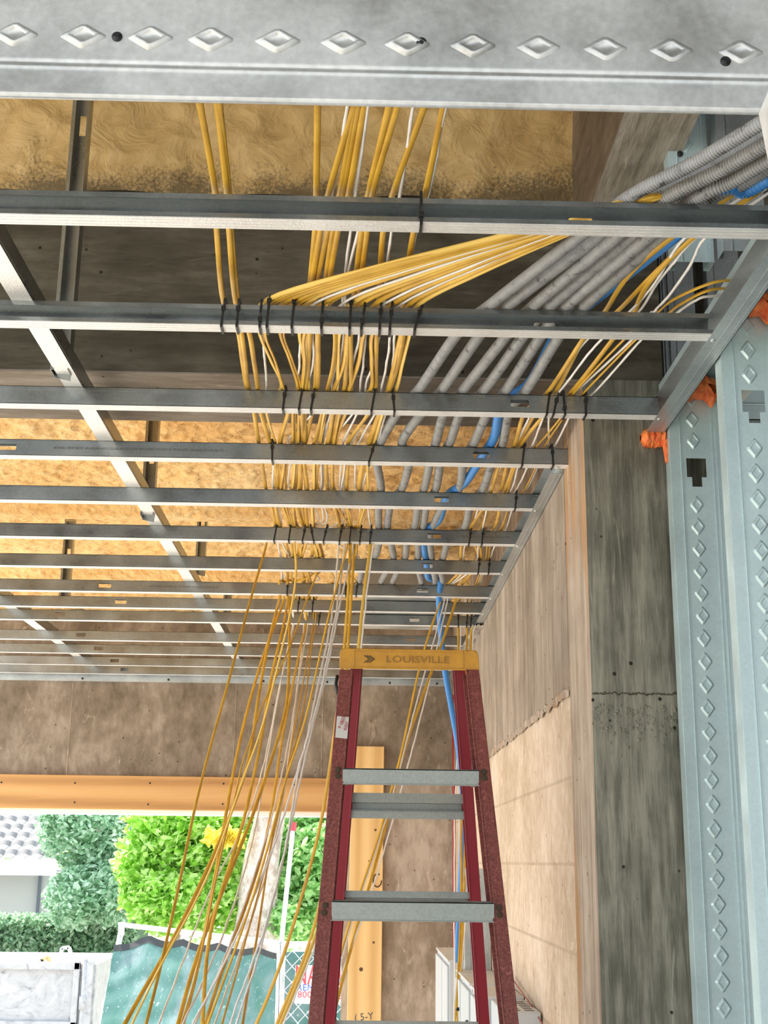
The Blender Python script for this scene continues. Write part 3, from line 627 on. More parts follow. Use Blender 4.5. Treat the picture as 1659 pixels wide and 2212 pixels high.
# right-hand group
R = [ # kind, start px,py list above J2, then station pixels
 ('y',[(1453,512),(1358,595),(1306,674)],{'2o':1264,'3i':1183,'3o':1134,'4i':1111,'4o':1082,'5i':1061,'5o':1050,'6i':1015,'6o':999,'7i':995,'7o':1000,'8i':967}),
 ('w',[(1481,512),(1425,595),(1360,674)],{'2o':1278,'3i':1181,'3o':1150,'4i':1114,'4o':1089,'5i':1056,'5o':1038,'6i':1020,'6o':1008,'7i':1001,'7o':1012,'8i':975}),
 ('y',[(1499,512),(1409,595),(1332,674)],{'2o':1268,'3i':1201,'3o':1160,'4i':1118,'4o':1098,'5i':1082,'5o':1062,'6i':1040,'6o':1020,'7i':1034,'7o':1008,'8i':985}),
 ('w',[(1505,512),(1421,610),(1379,674)],{'2o':1306,'3i':1206,'3o':1178,'4i':1150,'4o':1123,'5i':1102,'5o':1057,'6i':1044,'6o':1034,'7i':1031,'7o':1027,'8i':979}),
 ('y',[(1492,518),(1401,612),(1369,674)],{'2o':1330,'3i':1234,'3o':1182,'4i':1126,'4o':1114,'5i':1091,'5o':1082,'6i':1068,'6o':1036,'7i':1040,'7o':1031,'8i':1000,'8o':994,'9i':992,'9o':990,'10i':990}),
 ('w',[(1526,512),(1489,579),(1421,666),(1405,678)],{'2o':1375,'3i':1244,'3o':1190,'4i':1182,'4o':1146,'5i':1116,'5o':1086,'6i':1072,'6o':1056,'7i':1052,'7o':1047,'8i':1030,'8o':1015,'9i':1010,'9o':995,'10i':994}),
 ('y',[(1538,611),(1457,646),(1417,678)],{'2o':1354,'3i':1240,'3o':1219,'4i':1160,'4o':1120,'5i':1098,'5o':1100,'6i':1082,'6o':1056,'7i':1050,'7o':1040,'8i':1027,'8o':1012,'9i':1010,'9o':1009,'10i':1009}),
 ('y',[(1528,628),(1469,658),(1443,678)],{'2o':1381,'3i':1262,'3o':1226,'4i':1178,'4o':1164,'5i':1132,'5o':1104,'6i':1086,'6o':1062,'7i':1056,'7o':1047,'8i':1033,'8o':1022,'9i':1019,'9o':1018,'10i':1018}),
 ('w',[(1520,642),(1488,658),(1457,680)],{'2o':1395,'3i':1286,'3o':1237,'4i':1200,'4o':1170,'5i':1136,'5o':1111,'6i':1095,'6o':1077,'7i':1059,'7o':1050,'8i':1036,'8o':1026,'9i':1023,'9o':1021,'10i':1022}),
]
RH = [[(952,1297),(934,1348),(916,1399),(901,1452),(883,1549),(868,1636),(859,1660),(841,1708),(832,1769),(817,1815),(780,1922),(750,1997),(726,2081),(700,2218)],
      [(960,1297),(947,1350),(934,1399),(916,1455),(898,1530),(880,1585),(868,1650),(850,1708),(838,1760),(822,1810),(790,1900),(760,1990),(735,2060),(705,2218)],
      [(984,1298),(970,1348),(952,1399),(928,1461),(904,1530),(877,1600),(862,1657),(853,1708),(835,1769),(829,1810),(796,1922),(774,1997),(750,2060),(715,2218)],
      [(966,1298),(956,1350),(946,1395),(931,1458),(910,1549),(892,1615),(880,1657),(868,1699),(850,1769),(841,1801),(820,1864),(808,1922),(777.5,1997),(750,2069),(720,2150),(705,2218)],
      [(990,1359),(990,1449),(991,1530),(1001,1590),(1004,1650),(998,1711),(992,1780),(1000,1900),(996,2000),(990,2100),(983,2218)],
      [(995,1359),(994,1449),(990,1560),(987,1640),(985,1711),(979,1790),(983,1860),(982,1960),(979,2050),(986,2140),(981,2218)],
      [(1009,1359),(1006,1449),(1004,1530),(1008,1640),(1006,1750),(1005,1900),(1000,2010),(994,2100),(988,2218)],
      [(1018,1359),(1015,1449),(1010,1560),(1012,1640),(1008,1750),(1001,1860),(1003,2000),(993,2120),(992,2218)],
      [(1022,1359),(1019,1449),(1016,1580),(1016,1700),(1014,1800),(1012,1900),(1008,1980),(999,2060),(992,2140),(986,2218)]]
cy_ = {'y': 0, 'w': 0}
for k, (kd, st, rows) in enumerate(R):
    z1 = ZC+.004+.004*random.random(); pts = []
    if k < 6: pts.append(P(st[0][0]+150, st[0][1]-105, Z=z1+.045))
    else: pts.append(P(st[0][0]+60, st[0][1]-6, Z=z1+.03))
    for (x, y) in st: pts.append(P(x, y, Z=z1+.01))
    for key, px in rows.items(): pts.append(station(key, px, .003+.002*(k % 3)))
    q = P(*RH[k][0], Z=.935); pts.append(Vector((q.x, q.y-.02, ZC))); pts += hang_pts(RH[k], 4.0 if k < 4 else 4.9)
    rk = cy_[kd]; cy_[kd] += 1
    cable(pts, kd, '%s near the right wall, %s of its colour there, %s' % ('yellow flat cable' if kd == 'y' else 'thin white cable', ORD[rk], 'hanging behind the ladder' if k < 4 else 'dropping past the cabinets'),
          'cables by the right wall', 70+k)

# ------------------------------------------------------------------ conduits
CON = [
 [(1650,262),(1505,349),'1i',1361,'1o',1255,'2i',1062,'2o',992,'3i',907,'3o',866,'4i',823,'4o',813,'5i',823,'5o',818,'6i',818,'6o',821,'7i',811,'7o',786,'8i',777],
 [(1650,292),(1527,364),'1i',1404,'1o',1297,'2i',1101,'2o',1042,'3i',957,'3o',919,'4i',869,'4o',885,'5i',869,'5o',846,'6i',837,'6o',841,'7i',850,'7o',845,'8i',823],
 [(1650,313),(1545,374),'1i',1441,'1o',1335,'2i',1155,'2o',1100,'3i',1002,'3o',963,'4i',942,'4o',931,'5i',917,'5o',905,'6i',896,'6o',880,'7i',876,'7o',867,'8i',848],
 [(1650,332),(1562,384),'1i',1475,'1o',1368,'2i',1190,'2o',1136,'3i',1047,'3o',999,'4i',972,'4o',953,'5i',942,'5o',924,'6i',914,'6o',905,'7i',903,'7o',901,'8i',910],
 [(1650,353),(1578,394),'1i',1507,'1o',1402,'2i',1225,'2o',1173,'3i',1094,'3o',1057,'4i',1024,'4o',1002,'5i',992,'5o',962,'6i',935,'6o',928,'7i',932,'7o',934,'8i',940],
 [(1650,371),(1594,403),'1i',1538,'1o',1433,'2i',1262,'2o',1212,'3i',1137,'3o',1100,'4i',1086,'4o',1066,'5i',1043,'5o',1018,'6i',1004,'6o',972,'7i',958,'7o',951,'8i',956],
]
RC = .0112
def conduit_pts(L, z):
    pts = []; j = 0
    while j < len(L):
        if isinstance(L[j], tuple): pts.append(P(*L[j], Z=z+.012-.006*len(pts))); j += 1
        else: pts.append(station(L[j], L[j+1], z-ZC)); j += 2
    return pts
def resample(pts, step):
    o = [pts[0]]; acc = 0
    for a, c in zip(pts, pts[1:]):
        d = (c-a).length; s = step-acc
        while s <= d: o.append(a.lerp(c, s/d)); s += step
        acc = d-(s-step)
    return o
nxt = ['leftmost', 'second from the left', 'third from the left', 'fourth from the left', 'fifth from the left', 'rightmost']
for k, L in enumerate(CON):
    p = conduit_pts(L, TOP+RC+.001)
    for q_ in range(4): p[q_] = p[q_]*((p[q_].z+(k % 2)*.017)/p[q_].z)
    first = p[0]+(p[0]-p[1])*.8; p = [first]+p+[p[-1]+Vector((.0, .25, .01))]
    p = resample(smooth_path(p, 16), .00165); b = MB(); b.tube(p, RC, 12, radf=lambda i: .74 if i % 3 == 0 else 1.0)
    tag(link('flexible_conduit', b, M_CD, smooth=True), 'grey corrugated flexible conduit, %s where the six cross the third joist' % nxt[k], 'conduit', 'grey corrugated conduits over the joists')
L = [(1655,390),(1608,414),'1i',1562,'1o',1480,'2i',1290,'2o',1216,'3i',1145,'3o',1086,'4i',1068,'4o',1047,'5i',1004,'5o',967,'6i',947,'6o',916,'7i',917,'7o',921,'8i',925]
p = conduit_pts(L, TOP+.030); p = [p[0]+(p[0]-p[1])*.8]+p
for kk in range(1, len(p)): p[kk] = p[kk]*((TOP+(.034 if kk < 8 else .013))/p[kk].z)
LB = [(948,1297),(950,1380),(958,1449),(973,1515),(988,1591),(997,1657),(1000,1705),(1001,1800),(998,1860),(992,1922),(990,2021),(987,2066)]
q = hang_pts(LB, 5.45); q[-1].z = -.385
p = [v for v in p]+[Vector((q[0].x, q[0].y-.05, TOP+.012))]+q
p = resample(smooth_path(p, 12), .0022); b = MB(); b.tube(p, .0115, 12, radf=lambda i: .86 if i % 3 == 0 else 1.0)
tag(link('flexible_conduit', b, M_CB, smooth=True), 'blue flexible conduit crossing the joists and dropping behind the ladder', 'conduit')
# rigid grey pipe beside the cabinets, thin red pipe in the far corner
b = MB(); a = P(1012, 1760, Y=5.3); b.tube([(a.x, 5.3, a.z+.5), (a.x, 5.3, -.385)], .0115, 14); tag(link('rigid_conduit', b, MG, smooth=True), 'straight grey pipe standing on the cabinets behind the ladder', 'pipe')
b = MB(); a = P(981, 1560, Y=6.8); b.tube([(a.x, 6.82, .86), (a.x+.002, 6.82, .3), (a.x, 6.82, -1.6)], .011, 12); tag(link('sprinkler_pipe', b, mat('red_pipe_paint', (.35, .04, .035), .45), smooth=True), 'thin red pipe in the far right corner', 'pipe')
# black saddle clips where the conduits meet the joists
# sheet metal trough that the conduits enter above the far joists
xa, xb = XA(786, 5.0, 1.0), XA(972, 5.0, 1.0)
root = empty('wire_trough', (xa, 4.74, TOP+.002)); tag(root, 'grey galvanised wireway trough lying on the far joists', 'trough')
b = MB(); b.box(xa, xb, 4.745, 5.58, TOP+.002, TOP+.10); link('trough_body', b, MG, root, bevel=.002)
b = MB(); b.box(xa-.004, xb+.004, 4.742, 4.760, TOP+.001, TOP+.104); link('end_flange', b, MG, root)

# ------------------------------------------------------------------ zip ties
def tie(row, px, lab, head=.5, slant=None, over=.012):
    i = row-1; s = random.uniform(-6, 12) if slant is None else slant
    y0, y1 = NEAR[i]-.0022, FAR[i]+.0022; z0, z1 = H-.0032, TOP+over
    xt, xb_ = XA(px+s/2, y0, z1), XA(px-s/2, y0, z0); w_ = .0024
    b = MB(); path = [(xt, y1, z1), (xt, (y0+y1)/2, z1+.001), (xt, y0, z1-.001), ((xt+xb_)/2, y0, (z0+z1)/2), (xb_, y0, z0+.001), (xb_, y0+.004, z0), (xb_, y1, z0), ((xt+xb_)/2, y1, (z0+z1)/2), (xt, y1, z1)]
    for a, c in zip(path, path[1:]):
        b.tube([a, c], .0007, 6, wid=w_) if False else b.beam(a, c, .0012 if abs(a[0]-c[0]) > 9 else .0046, .0012, up=(0, 1, .001) if abs(c[2]-a[2]) > abs(c[1]-a[1]) else (0, 0, 1))
    root = link('cable_tie', b, M_BLK); tag(root, lab, 'cable tie', 'black cable ties on the steel joists')
    hb = MB(); hz = z0+(z1-z0)*head; hx = xb_+(xt-xb_)*head; hb.box(hx-.004, hx+.004, y0-.0045, y0, hz-.004, hz+.005); hb.beam((hx, y0-.003, hz+.004), (hx+.002, y0-.006, hz+.012), .003, .0012, up=(0, 1, 0))
    link('tie_head', hb, M_BLK, root, bevel=.0008)
TIES = {1: [(910, 0)], 2: [(482, 9), (514, 6), (563, 5), (579, 6), (633, 6), (696, 4), (757, 4), (785, 9), (822, 4), (845, 6), (905, 18)],
        3: [(614, 6), (650, 9), (676, 9), (807, 9), (850, -4), (1185, 7), (1202, 12), (1219, -4), (1266, 0)], 4: [(588, 0), (804, 14), (1131, 5), (1194, -3)], 5: [(1115, 4)],
        6: [(595, 7), (626, 5), (657, 8), (674, -7), (703, 9), (736, 6), (757, 4), (779, 4), (801, 4), (1016, 6), (1043, 4)], 7: [(1035, 4), (1057, 3)],
        8: [(621, 2), (747, 0), (771, 4)], 9: [(645, 4), (676, 3)], 10: [(690, 4), (729, 4), (990, 0), (1009, 2), (1018, 3)]}
for row, L in TIES.items():
    for k, (px, s) in enumerate(L):
        pos = 'only tie' if len(L) == 1 else '%s tie from the left' % ORD[k]
        tie(row, px, 'black nylon cable tie round the %s joist from the header, %s' % (ORD[row-1], pos), random.choice((.25, .55, .6, .9)), s, .012 if px < 900 or px > 1100 else .012)

# ------------------------------------------------------------------ stepladder
LY = 3.03                                      # depth of the cap's front
SL = .215                                      # front rails come forward as they go down
def fr(px, py):                                # a point of the front rail plane
    d = ray(px, py); z0 = .462; t = (LY+SL*(-z0))/(d.y-SL*d.z); return d*t
M_RED = mat('speckled_red_fibreglass', (.22, .045, .035), .55); t = NT(M_RED); n1 = t.noise(t.mp((1, 1, 1)), 90, 4, .7, 2.5)
t.col(t.ramp(n1, [(.36, (.10, .018, .014)), (.52, (.18, .038, .028)), (.66, (.29, .09, .07))])); t.bump(n1, .15, .003)
M_RD2 = mat('deep_red_fibreglass', (.22, .008, .02), .4)
M_CAP = mat('ochre_plastic_cap', (.62, .32, .012), .45); t = NT(M_CAP); n1 = t.noise(t.mp((1, 1, 1)), 28, 4, .65); t.col(t.ramp(n1, [(.28, (.16, .07, .005)), (.36, (.44, .20, .005)), (.7, (.56, .27, .008))]))
M_DRT = mat('dark_grime', (.05, .03, .015), .8)
root = empty('stepladder', (.12, 3.1, -1.6)); tag(root, 'red fibreglass stepladder with ochre top cap standing on the floor', 'stepladder')
cl, cr = P(735, 1402, Y=LY), P(1033, 1402, Y=LY); cbz = P(884, 1446, Y=LY).z; ctz = cl.z+.002
b = MB(); x0, x1 = cl.x-.001, P(1034, 1425, Y=LY).x
nseg = 6; poly = [(x0, cbz), (x0, ctz-.012), (x0+.004, ctz-.003), (x0+.014, ctz), (x1-.016, ctz), (x1-.005, ctz-.004), (x1, ctz-.014), (x1+.002, cbz)]
b.prism(poly, 1, LY, LY+.006); b.box(x0+.004, x1-.004, LY+.004, LY+.15, ctz-.010, ctz); b.box(x0+.002, x0+.007, LY+.005, LY+.15, cbz+.004, ctz-.004); b.box(x1-.007, x1-.002, LY+.005, LY+.15, cbz+.004, ctz-.004); cap = link('top_cap', b, M_CAP, root, bevel=.0015)
b = MB(); xi0, xi1 = x0+.034, x1-.036
for (a, c, d, e) in ((xi0, xi1, ctz-.0075, ctz-.006), (xi0, xi1, cbz+.004, cbz+.0055), (xi0, xi0+.0015, cbz+.004, ctz-.006), (xi1-.0015, xi1, cbz+.004, ctz-.006)): b.box(a, c, LY-.0013, LY, d, e)
b.box(x0, x1+.001, LY-.002, LY, cbz-.0005, cbz+.003); sub('raised_border', b, M_CAP, cap)
b = MB(); cxm = P(898, 1428, Y=LY).x; put_text(b, 'LOUISVILLE', .0235, (cxm+.004, LY-.0012, (cbz+ctz)/2-.001), (1, 0, 0), (0, 0, 1), 1.28, .0009); sub('embossed_lettering', b, mat('worn_ochre_letter', (.30, .14, .01), .6), cap)
b = MB(); ax = P(800, 1427, Y=LY); az = (cbz+ctz)/2-.001
for k in range(3):
    xx = ax.x-.009+k*.0062; b.beam((xx-.006, LY-.0012, az+.0085), (xx+.006, LY-.0012, az), .0016, .0022, up=(0, 1, 0)); b.beam((xx-.006, LY-.0012, az-.0085), (xx+.006, LY-.0012, az), .0016, .0022, up=(0, 1, 0))
sub('arrow_emblem', b, M_DRT, cap)
# front rails: C sections
def rail(pxo0, pxo1, sgn, ylo, yhi):
    a = fr(pxo0, 1447); c = fr(pxo1, 2212); d = (c-a)/(c.z-a.z); bot = a+d*(-1.6-a.z); return a+d*.0005, bot
def csec(a, c, sgn, w_, dep, m):
    mb = MB(); t_ = .004; dy = Vector((0, 1, 0)); sx_ = Vector((sgn, 0, 0))
    def slab(o1, o2, wx, wy):
        q = []
        for p in (a, c):
            for i, j in ((0, 0), (1, 0), (1, 1), (0, 1)): q.append(p+sx_*(o1+i*wx)+dy*(o2+j*wy))
        mb.add(q, [(3, 2, 1, 0), (4, 5, 6, 7), (0, 1, 5, 4), (1, 2, 6, 5), (2, 3, 7, 6), (3, 0, 4, 7)])
    slab(0, 0, w_, t_); slab(0, t_, t_, dep-2*t_); slab(0, dep-t_, w_+.004, t_); slab(w_-.002, -.0015, .004, .004); return mb
aL, bL = rail(733.5, 665, 1, 0, 0); aR, bR = rail(1035, 1121, -1, 0, 0)
for nm, a, c, s in (('left', aL, bL, 1), ('right', aR, bR, -1)):
    rr = link('front_rail', csec(a, c, s, .0300, .078, M_RED), M_RED, root, bevel=.0012)
    for py in (1677, 1967) if 1 else ():
        pp = fr(0, py)
    for (px, py) in ([(730, 1663), (730, 1677), (702, 1956), (700, 1972)] if s == 1 else [(1045, 1668), (1046, 1681), (1078, 1961), (1079, 1976)]):
        h = MB(); h.disc(fr(px, py)+Vector((0, -.0002, 0)), (0, -1, 0), .0072, .0022, 16); sub('rivet', h, M_DRT, rr)
    if s == 1:
        st = MB(); q = [fr(728, 1547)+Vector((0, -.0012, 0)), fr(754, 1549)+Vector((0, -.0012, 0)), fr(750, 1596)+Vector((0, -.0012, 0)), fr(724, 1593)+Vector((0, -.0012, 0))]
        q += [v+Vector((0, -.0006, 0)) for v in q]; st.add(q, [(0, 1, 2, 3), (7, 6, 5, 4), (0, 4, 5, 1), (1, 5, 6, 2), (2, 6, 7, 3), (3, 7, 4, 0)])
        so_ = sub('paper_sticker', st, mat('worn_white_sticker', (.55, .53, .50), .6), rr); so_['label'] = 'torn white sticker with red handwriting'
        tx = MB(); axv = (fr(744, 1552)-fr(728, 1596)).normalized(); nrm = Vector((0, -1, 0)); ay_ = Vector((-axv.z, 0, axv.x)); axv = Vector((axv.x, 0, axv.z)).normalized()
        put_text(tx, '1880/P 0800', .0125, fr(736, 1571)+Vector((-.001, -.0022, 0)), axv, Vector((-axv.z, 0, axv.x)), .82, .0002); put_text(tx, 'S/114302', .0125, fr(745, 1577)+Vector((0, -.0022, 0)), axv, Vector((-axv.z, 0, axv.x)), .85, .0002)
        sub('handwriting', tx, mat('red_marker', (.35, .01, .01), .6), rr)
# steps
for k, (lx, rx, yt, yb_) in enumerate([(742, 1032, 1660, 1693), (718, 1065, 1946, 1988), (694, 1100, 2255, 2300)]):
    a, c = fr(lx, yt), fr(rx, yt+2); e, g = fr(lx-2, yb_), fr(rx+3, yb_+3)
    b = MB(); y_ = (a.y+e.y)/2-.004; zt, zb_ = a.z, e.z; x0_, x1_ = e.x, g.x
    b.box(x0_, x1_, y_, y_+.003, zb_, zt); b.box(x0_, x1_, y_, y_+.085, zt-.003, zt); b.box(x0_, x1_, y_+.082, y_+.085, zb_+.004, zt); b.box(x0_, x1_, y_-.002, y_+.012, zb_-.001, zb_+.0015)
    for r_ in range(6): b.box(x0_, x1_, y_+.010+.012*r_, y_+.013+.012*r_, zt, zt+.0012)
    for bx in (x0_+.001, x1_-.012): b.box(bx, bx+.011, y_+.003, y_+.080, zb_+.001, zt-.003)
    link('step', b, MAL, root, bevel=.0008)
# rear rails and rear rungs
rY = LY+.135
def rearY(z): return rY+.225*(.462-z)
def rp(px, py):
    d = ray(px, py); t_ = (rY+.225*.462)/(d.y+.225*d.z); return d*t_
for (p0, p1, s) in (((757, 1449), (699, 2212), 1), ((1005, 1449), (1058, 2212), -1)):
    a = rp(*p0); c = rp(*p1); d = (c-a)/(c.z-a.z); bot = a+d*(-1.6-a.z); a = a+d*.02
    link('rear_rail', csec(a, bot, s, .026, .03, M_RD2), M_RD2, root, bevel=.001)
for (lx, rx, yt, yb_) in ((749, 1017, 1711, 1767), (738, 1030, 1924, 1962), (715, 1055, 2206, 2250)):
    a, c, e = rp(lx, yt), rp(rx, yt+3), rp(lx, yb_); b = MB(); y_ = a.y+.020; zt, zb_ = a.z, e.z; h_ = zt-zb_
    b.box(a.x, c.x, y_, y_+.002, zt-h_*.36, zt); b.box(a.x, c.x, y_, y_+.026, zt-h_*.38, zt-h_*.36); b.box(a.x, c.x, y_+.024, y_+.026, zt-h_*.8, zt-h_*.36)
    b.box(a.x, c.x, y_+.004, y_+.007, zb_+h_*.30, zb_+h_*.34); b.box(a.x, c.x, y_+.001, y_+.003, zb_, zb_+h_*.30); b.box(a.x, c.x, y_+.001, y_+.026, zb_+h_*.29, zb_+h_*.31)
    link('rear_rung', b, MAL, root)
b = MB(); a = fr(731, 1468); b.tube([a+Vector((-.003, .02, .012)), a+Vector((-.006, .01, -.01)), a+Vector((-.001, .005, -.035))], .004, 8); link('black_strap', b, M_BLK, root, smooth=True)

# ------------------------------------------------------------------ timber at the far opening
root = empty('timber_header', (-1.6, YW-.04, .244)); tag(root, 'warm pine board header under the far lintel', 'timber')
b = MB(); xe = P(745, 1700, Y=YW-.04).x; z0, z1 = P(300, 1749, Y=YW-.04).z, P(300, 1676, Y=YW-.04).z; b.box(XL, xe, YW-.04, YW, z0, z1); bd = link('board', b, M_WH, root, bevel=.003)
for px, dy in ((3, 15), (162, 15), (324, 14), (483, 14), (635, 15), (161, 57), (320, 60), (481, 58), (635, 58)):
    s = MB(); q = P(px, 1675+dy+px*.008, Y=YW-.0405); s.disc((q.x, YW-.0402, q.z), (0, -1, 0), .005, .0012, 10); link('nail', s, M_BLK, root)
root = empty('timber_post', (.04, YW-.04, -1.6)); tag(root, 'pale pine post standing beside the far concrete pier', 'timber')
b = MB(); x0, x1 = P(760, 1612, Y=YW-.045).x, P(830, 1612, Y=YW-.045).x; zt = P(800, 1612, Y=YW-.045).z; b.box(x0, x1, YW-.045, YW-.002, -1.6, zt); pb = link('board', b, M_WP, root, bevel=.003)
b = MB(); put_text(b, '( 5-Y', .048, P(786, 2197, Y=YW-.046), (1, 0, .12), (-.12, 0, 1), 1.0, .0003); sub('handwriting', b, M_INK, pb)
for px, py, r_ in ((811, 1793, .006), (780, 2094, .010), (807, 2036, .006), (797, 1860, .004)):
    b = MB(); b.disc(P(px, py, Y=YW-.0455), (0, -1, 0), r_, .0006, 12); sub('knot', b, mat('dark_knot', (.12, .06, .02), .7), pb)
b = MB(); b.tube([P(815+9*math.cos(a_*.35), 1902+14*math.sin(a_*.35), Y=YW-.0455) for a_ in range(16)], .0035, 6); sub('knot', b, mat('dark_knot_ring', (.10, .05, .02), .7), pb)
b = MB(); b.box(XL, x0+.004, YW+.01, YW+.16, z0-.022, z0+.001); struct(link('trim_6', b, M_WHITE), 'white bead under the pine header')
b = MB(); b.box(x0-.030, x0-.003, YW+.01, YW+.16, -1.6, z0); struct(link('trim_7', b, M_WHITE), 'white jamb strip beside the pine post')

# ------------------------------------------------------------------ wall cabinets in the lower right
M_CAB = mat('light_grey_enamel', (.56, .60, .63), .45); M_CBT = mat('speckled_cabinet_top', (.62, .62, .60), .6)
zc_ = -.385
for k, (ya, yb_, lb) in enumerate([(5.86, 6.30, 'farthest of the row on the right wall'), (5.50, 5.83, 'second farthest of the row on the right wall'), (4.84, 5.06, 'behind the steel stud and cable drop'), (4.46, 4.81, 'with two small black latches, middle of the row'), (4.05, 4.40, 'just behind the ladder rear rail')]):
    x0 = .372; root = empty('electrical_cabinet', (x0, ya, -1.25)); tag(root, 'light grey steel electrical cabinet, ' + lb, 'cabinet', 'grey cabinets on the right wall')
    b = MB(); b.box(x0+.010, .502, ya, yb_, -1.25, zc_); link('cabinet_body', b, M_CAB, root, bevel=.003)
    b = MB(); b.box(x0, x0+.010, ya+.012, yb_-.012, -1.23, zc_-.022); dd = link('door', b, M_CAB, root, bevel=.003)
    b = MB(); b.box(x0+.004, .502, ya-.004, yb_+.004, zc_-.004, zc_+.003); link('rain_lip', b, M_CBT, root)
    for zz in (-.50,) if k > 1 else ():
        b = MB(); b.box(x0-.008, x0, ya+.016, ya+.030, zz-.008, zz+.003); b.tube([(x0-.006, ya+.020, zz), (x0-.012, ya+.005, zz-.003)], .002, 6); sub('latch', b, M_BLK, dd)
root = empty('vented_box', (.40, 3.67, -.9)); tag(root, 'light grey box with slotted vents in its top, lower right beside the ladder', 'box')
b = MB(); b.box(.40, .502, 3.67, 4.0, -.85, zc_); link('box_body', b, M_CAB, root, bevel=.005)
for r_ in range(2):
    for k in range(6): b = MB(); b.box(.425+.037*r_, .450+.037*r_, 3.70+.045*k, 3.715+.045*k, zc_-.002, zc_+.0008); link('vent_slot', b, M_BLK, root)
b = MB(); b.tube([(.494, 3.1, -.455), (.494, 3.9, -.375), (.492, 4.3, -.345)], .0022, 6); tag(link('red_wire', b, mat('red_wire', (.30, .05, .03), .5)), 'thin red string running along the blocks above the vented box', 'wire')
x0s, x1s = P(1006, 2050, Y=5.0).x, .500
stud_v(x0s, x1s, 5.02, zc_+.004, -.02, 'short pale steel stud standing on the grey cabinets', MT, phase=.0, dz=.08, group='steel stud on cabinets')

# ------------------------------------------------------------------ outdoors
GZ = -2.4
b = MB(); b.box(-40, 30, YW+.1, 60, GZ-.1, GZ); b.box(-40, XL-.2, -30, YW+.1, -1.75, -1.65); b.box(XL-.2, 30, -30, -2.5, -1.75, -1.65); struct(link('ground', b, M_GND))
def leaf_mat(name, a, c, d):
    m = mat(name, c, .5, 0, .4); t = NT(m); g = t.n('ShaderNodeObjectInfo'); v = t.vor(t.mp((1, 1, 1)), 24, 'F1', 'Color'); s = t.n('ShaderNodeSeparateColor'); t.L(v, s.inputs[0])
    t.col(t.ramp(s.outputs[0], [(.1, a), (.45, c), (.85, d)])); t.b.inputs['Transmission Weight'].default_value = 0
    tr = t.n('ShaderNodeBsdfTranslucent'); t.L(t.b.inputs['Base Color'].links[0].from_socket, tr.inputs[0]); mx = t.n('ShaderNodeMixShader'); mx.inputs[0].default_value = .5
    out = m.node_tree.nodes['Material Output']; t.L(t.b.outputs[0], mx.inputs[1]); t.L(tr.outputs[0], mx.inputs[2]); t.L(mx.outputs[0], out.inputs[0]); return m
ML1 = leaf_mat('blue_green_leaves', (.18, .36, .20), (.36, .60, .38), (.70, .86, .72))
ML2 = leaf_mat('lime_green_leaves', (.20, .48, .04), (.42, .76, .10), (.76, .94, .42))
ML3 = leaf_mat('mid_green_leaves', (.18, .42, .12), (.36, .66, .22), (.66, .88, .46))
MHG = leaf_mat('hedge_leaves', (.14, .28, .16), (.28, .46, .28), (.50, .66, .48))
MYL = leaf_mat('yellow_leaves', (.80, .62, .05), (.92, .80, .10), (.95, .90, .30))
M_BARK = concrete('pale_mottled_bark', (.38, .29, .24), (.60, .51, .46), (.82, .76, .72), (1, 1, .8), False)
def leaves(b, blobs, n, size, m=0, rnd=None):
    for _ in range(n):
        c, r = random.choices(blobs, [k[1][0]*k[1][2] for k in blobs])[0]
        v = Vector([random.gauss(0, 1) for _ in range(3)]).normalized()*(random.random()**.35); p = Vector(c)+Vector((v.x*r[0], v.y*r[1], v.z*r[2]))
        a = Vector([random.gauss(0, 1) for _ in range(3)]).normalized(); a.z = a.z*.6-.25; a.normalize(); d = a.orthogonal().normalized(); s = size*random.uniform(.6, 1.3); e = a.cross(d); d = (d+e*random.uniform(-1, 1)).normalized()
        b.add([p-a*s, p-a*s*.3+d*s*.38, p+a*s*.5+d*s*.32, p+a*s, p+a*s*.5-d*s*.32, p-a*s*.3-d*s*.38], [(0, 1, 2, 3, 4, 5)], m)
def tree(name, blobs, n, size, ml, trunk, label, yellow=0, yb_=None):
    root = empty(name, (blobs[0][0][0], blobs[0][0][1], GZ)); tag(root, label, 'tree', 'trees beyond the site fence')
    b = MB(); leaves(b, blobs, n, size); link('foliage', b, ml, root)
    if trunk:
        b = MB(); b.tube(smooth_path([t_[:3] for t_ in trunk], 5), trunk[0][3], 12, radf=lambda i: max(.25, 1-.03*i)+.08*noise.noise(Vector((i, 0, 0)))); link('trunk', b, M_BARK, root, smooth=True)
    if yellow: b = MB(); leaves(b, yb_, yellow, size*1.15); link('yellow_leaf_cluster', b, MYL, root)
    return root
def B(px, py, Y, rx, ry, rz): p = P(px, py, Y=Y); return ((p.x, p.y, p.z), (rx, ry, rz))
tree('shade_tree', [B(185, 1790, 17, .62, .6, .5), B(215, 1880, 17, .45, .5, .45), B(165, 1940, 16.5, .40, .4, .38), B(250, 1930, 16.6, .38, .4, .40), B(140, 1750, 17, .3, .5, .3), B(260, 1790, 17.5, .5, .5, .5)], 8500, .062, ML1, [(P(210, 1900, Y=17).x, 17, GZ, .10), (P(215, 1900, Y=17).x, 17, -1, .1), (P(205, 1800, Y=17).x, 17, .6, .1)], 'blue green shade tree beside the tiled roof')
tree('lime_tree', [B(380, 1790, 14, .55, .5, .45), B(330, 1860, 14, .42, .5, .35), B(430, 1870, 14, .48, .5, .42), B(380, 1950, 13.6, .52, .4, .32), B(470, 1950, 13.8, .33, .4, .34), B(300, 1930, 13.8, .22, .3, .2), B(500, 1800, 14.3, .30, .4, .4)], 8500, .068, ML2, [(P(390, 1990, Y=14).x, 14, GZ, .05), (P(388, 1900, Y=14).x, 14, -.8, .05), (P(380, 1820, Y=14).x, 14, .3, .05)],
     'bright lime green tree with yellow leaf clusters behind the fence', 110, [B(490, 1808, 13.4, .22, .1, .10)])
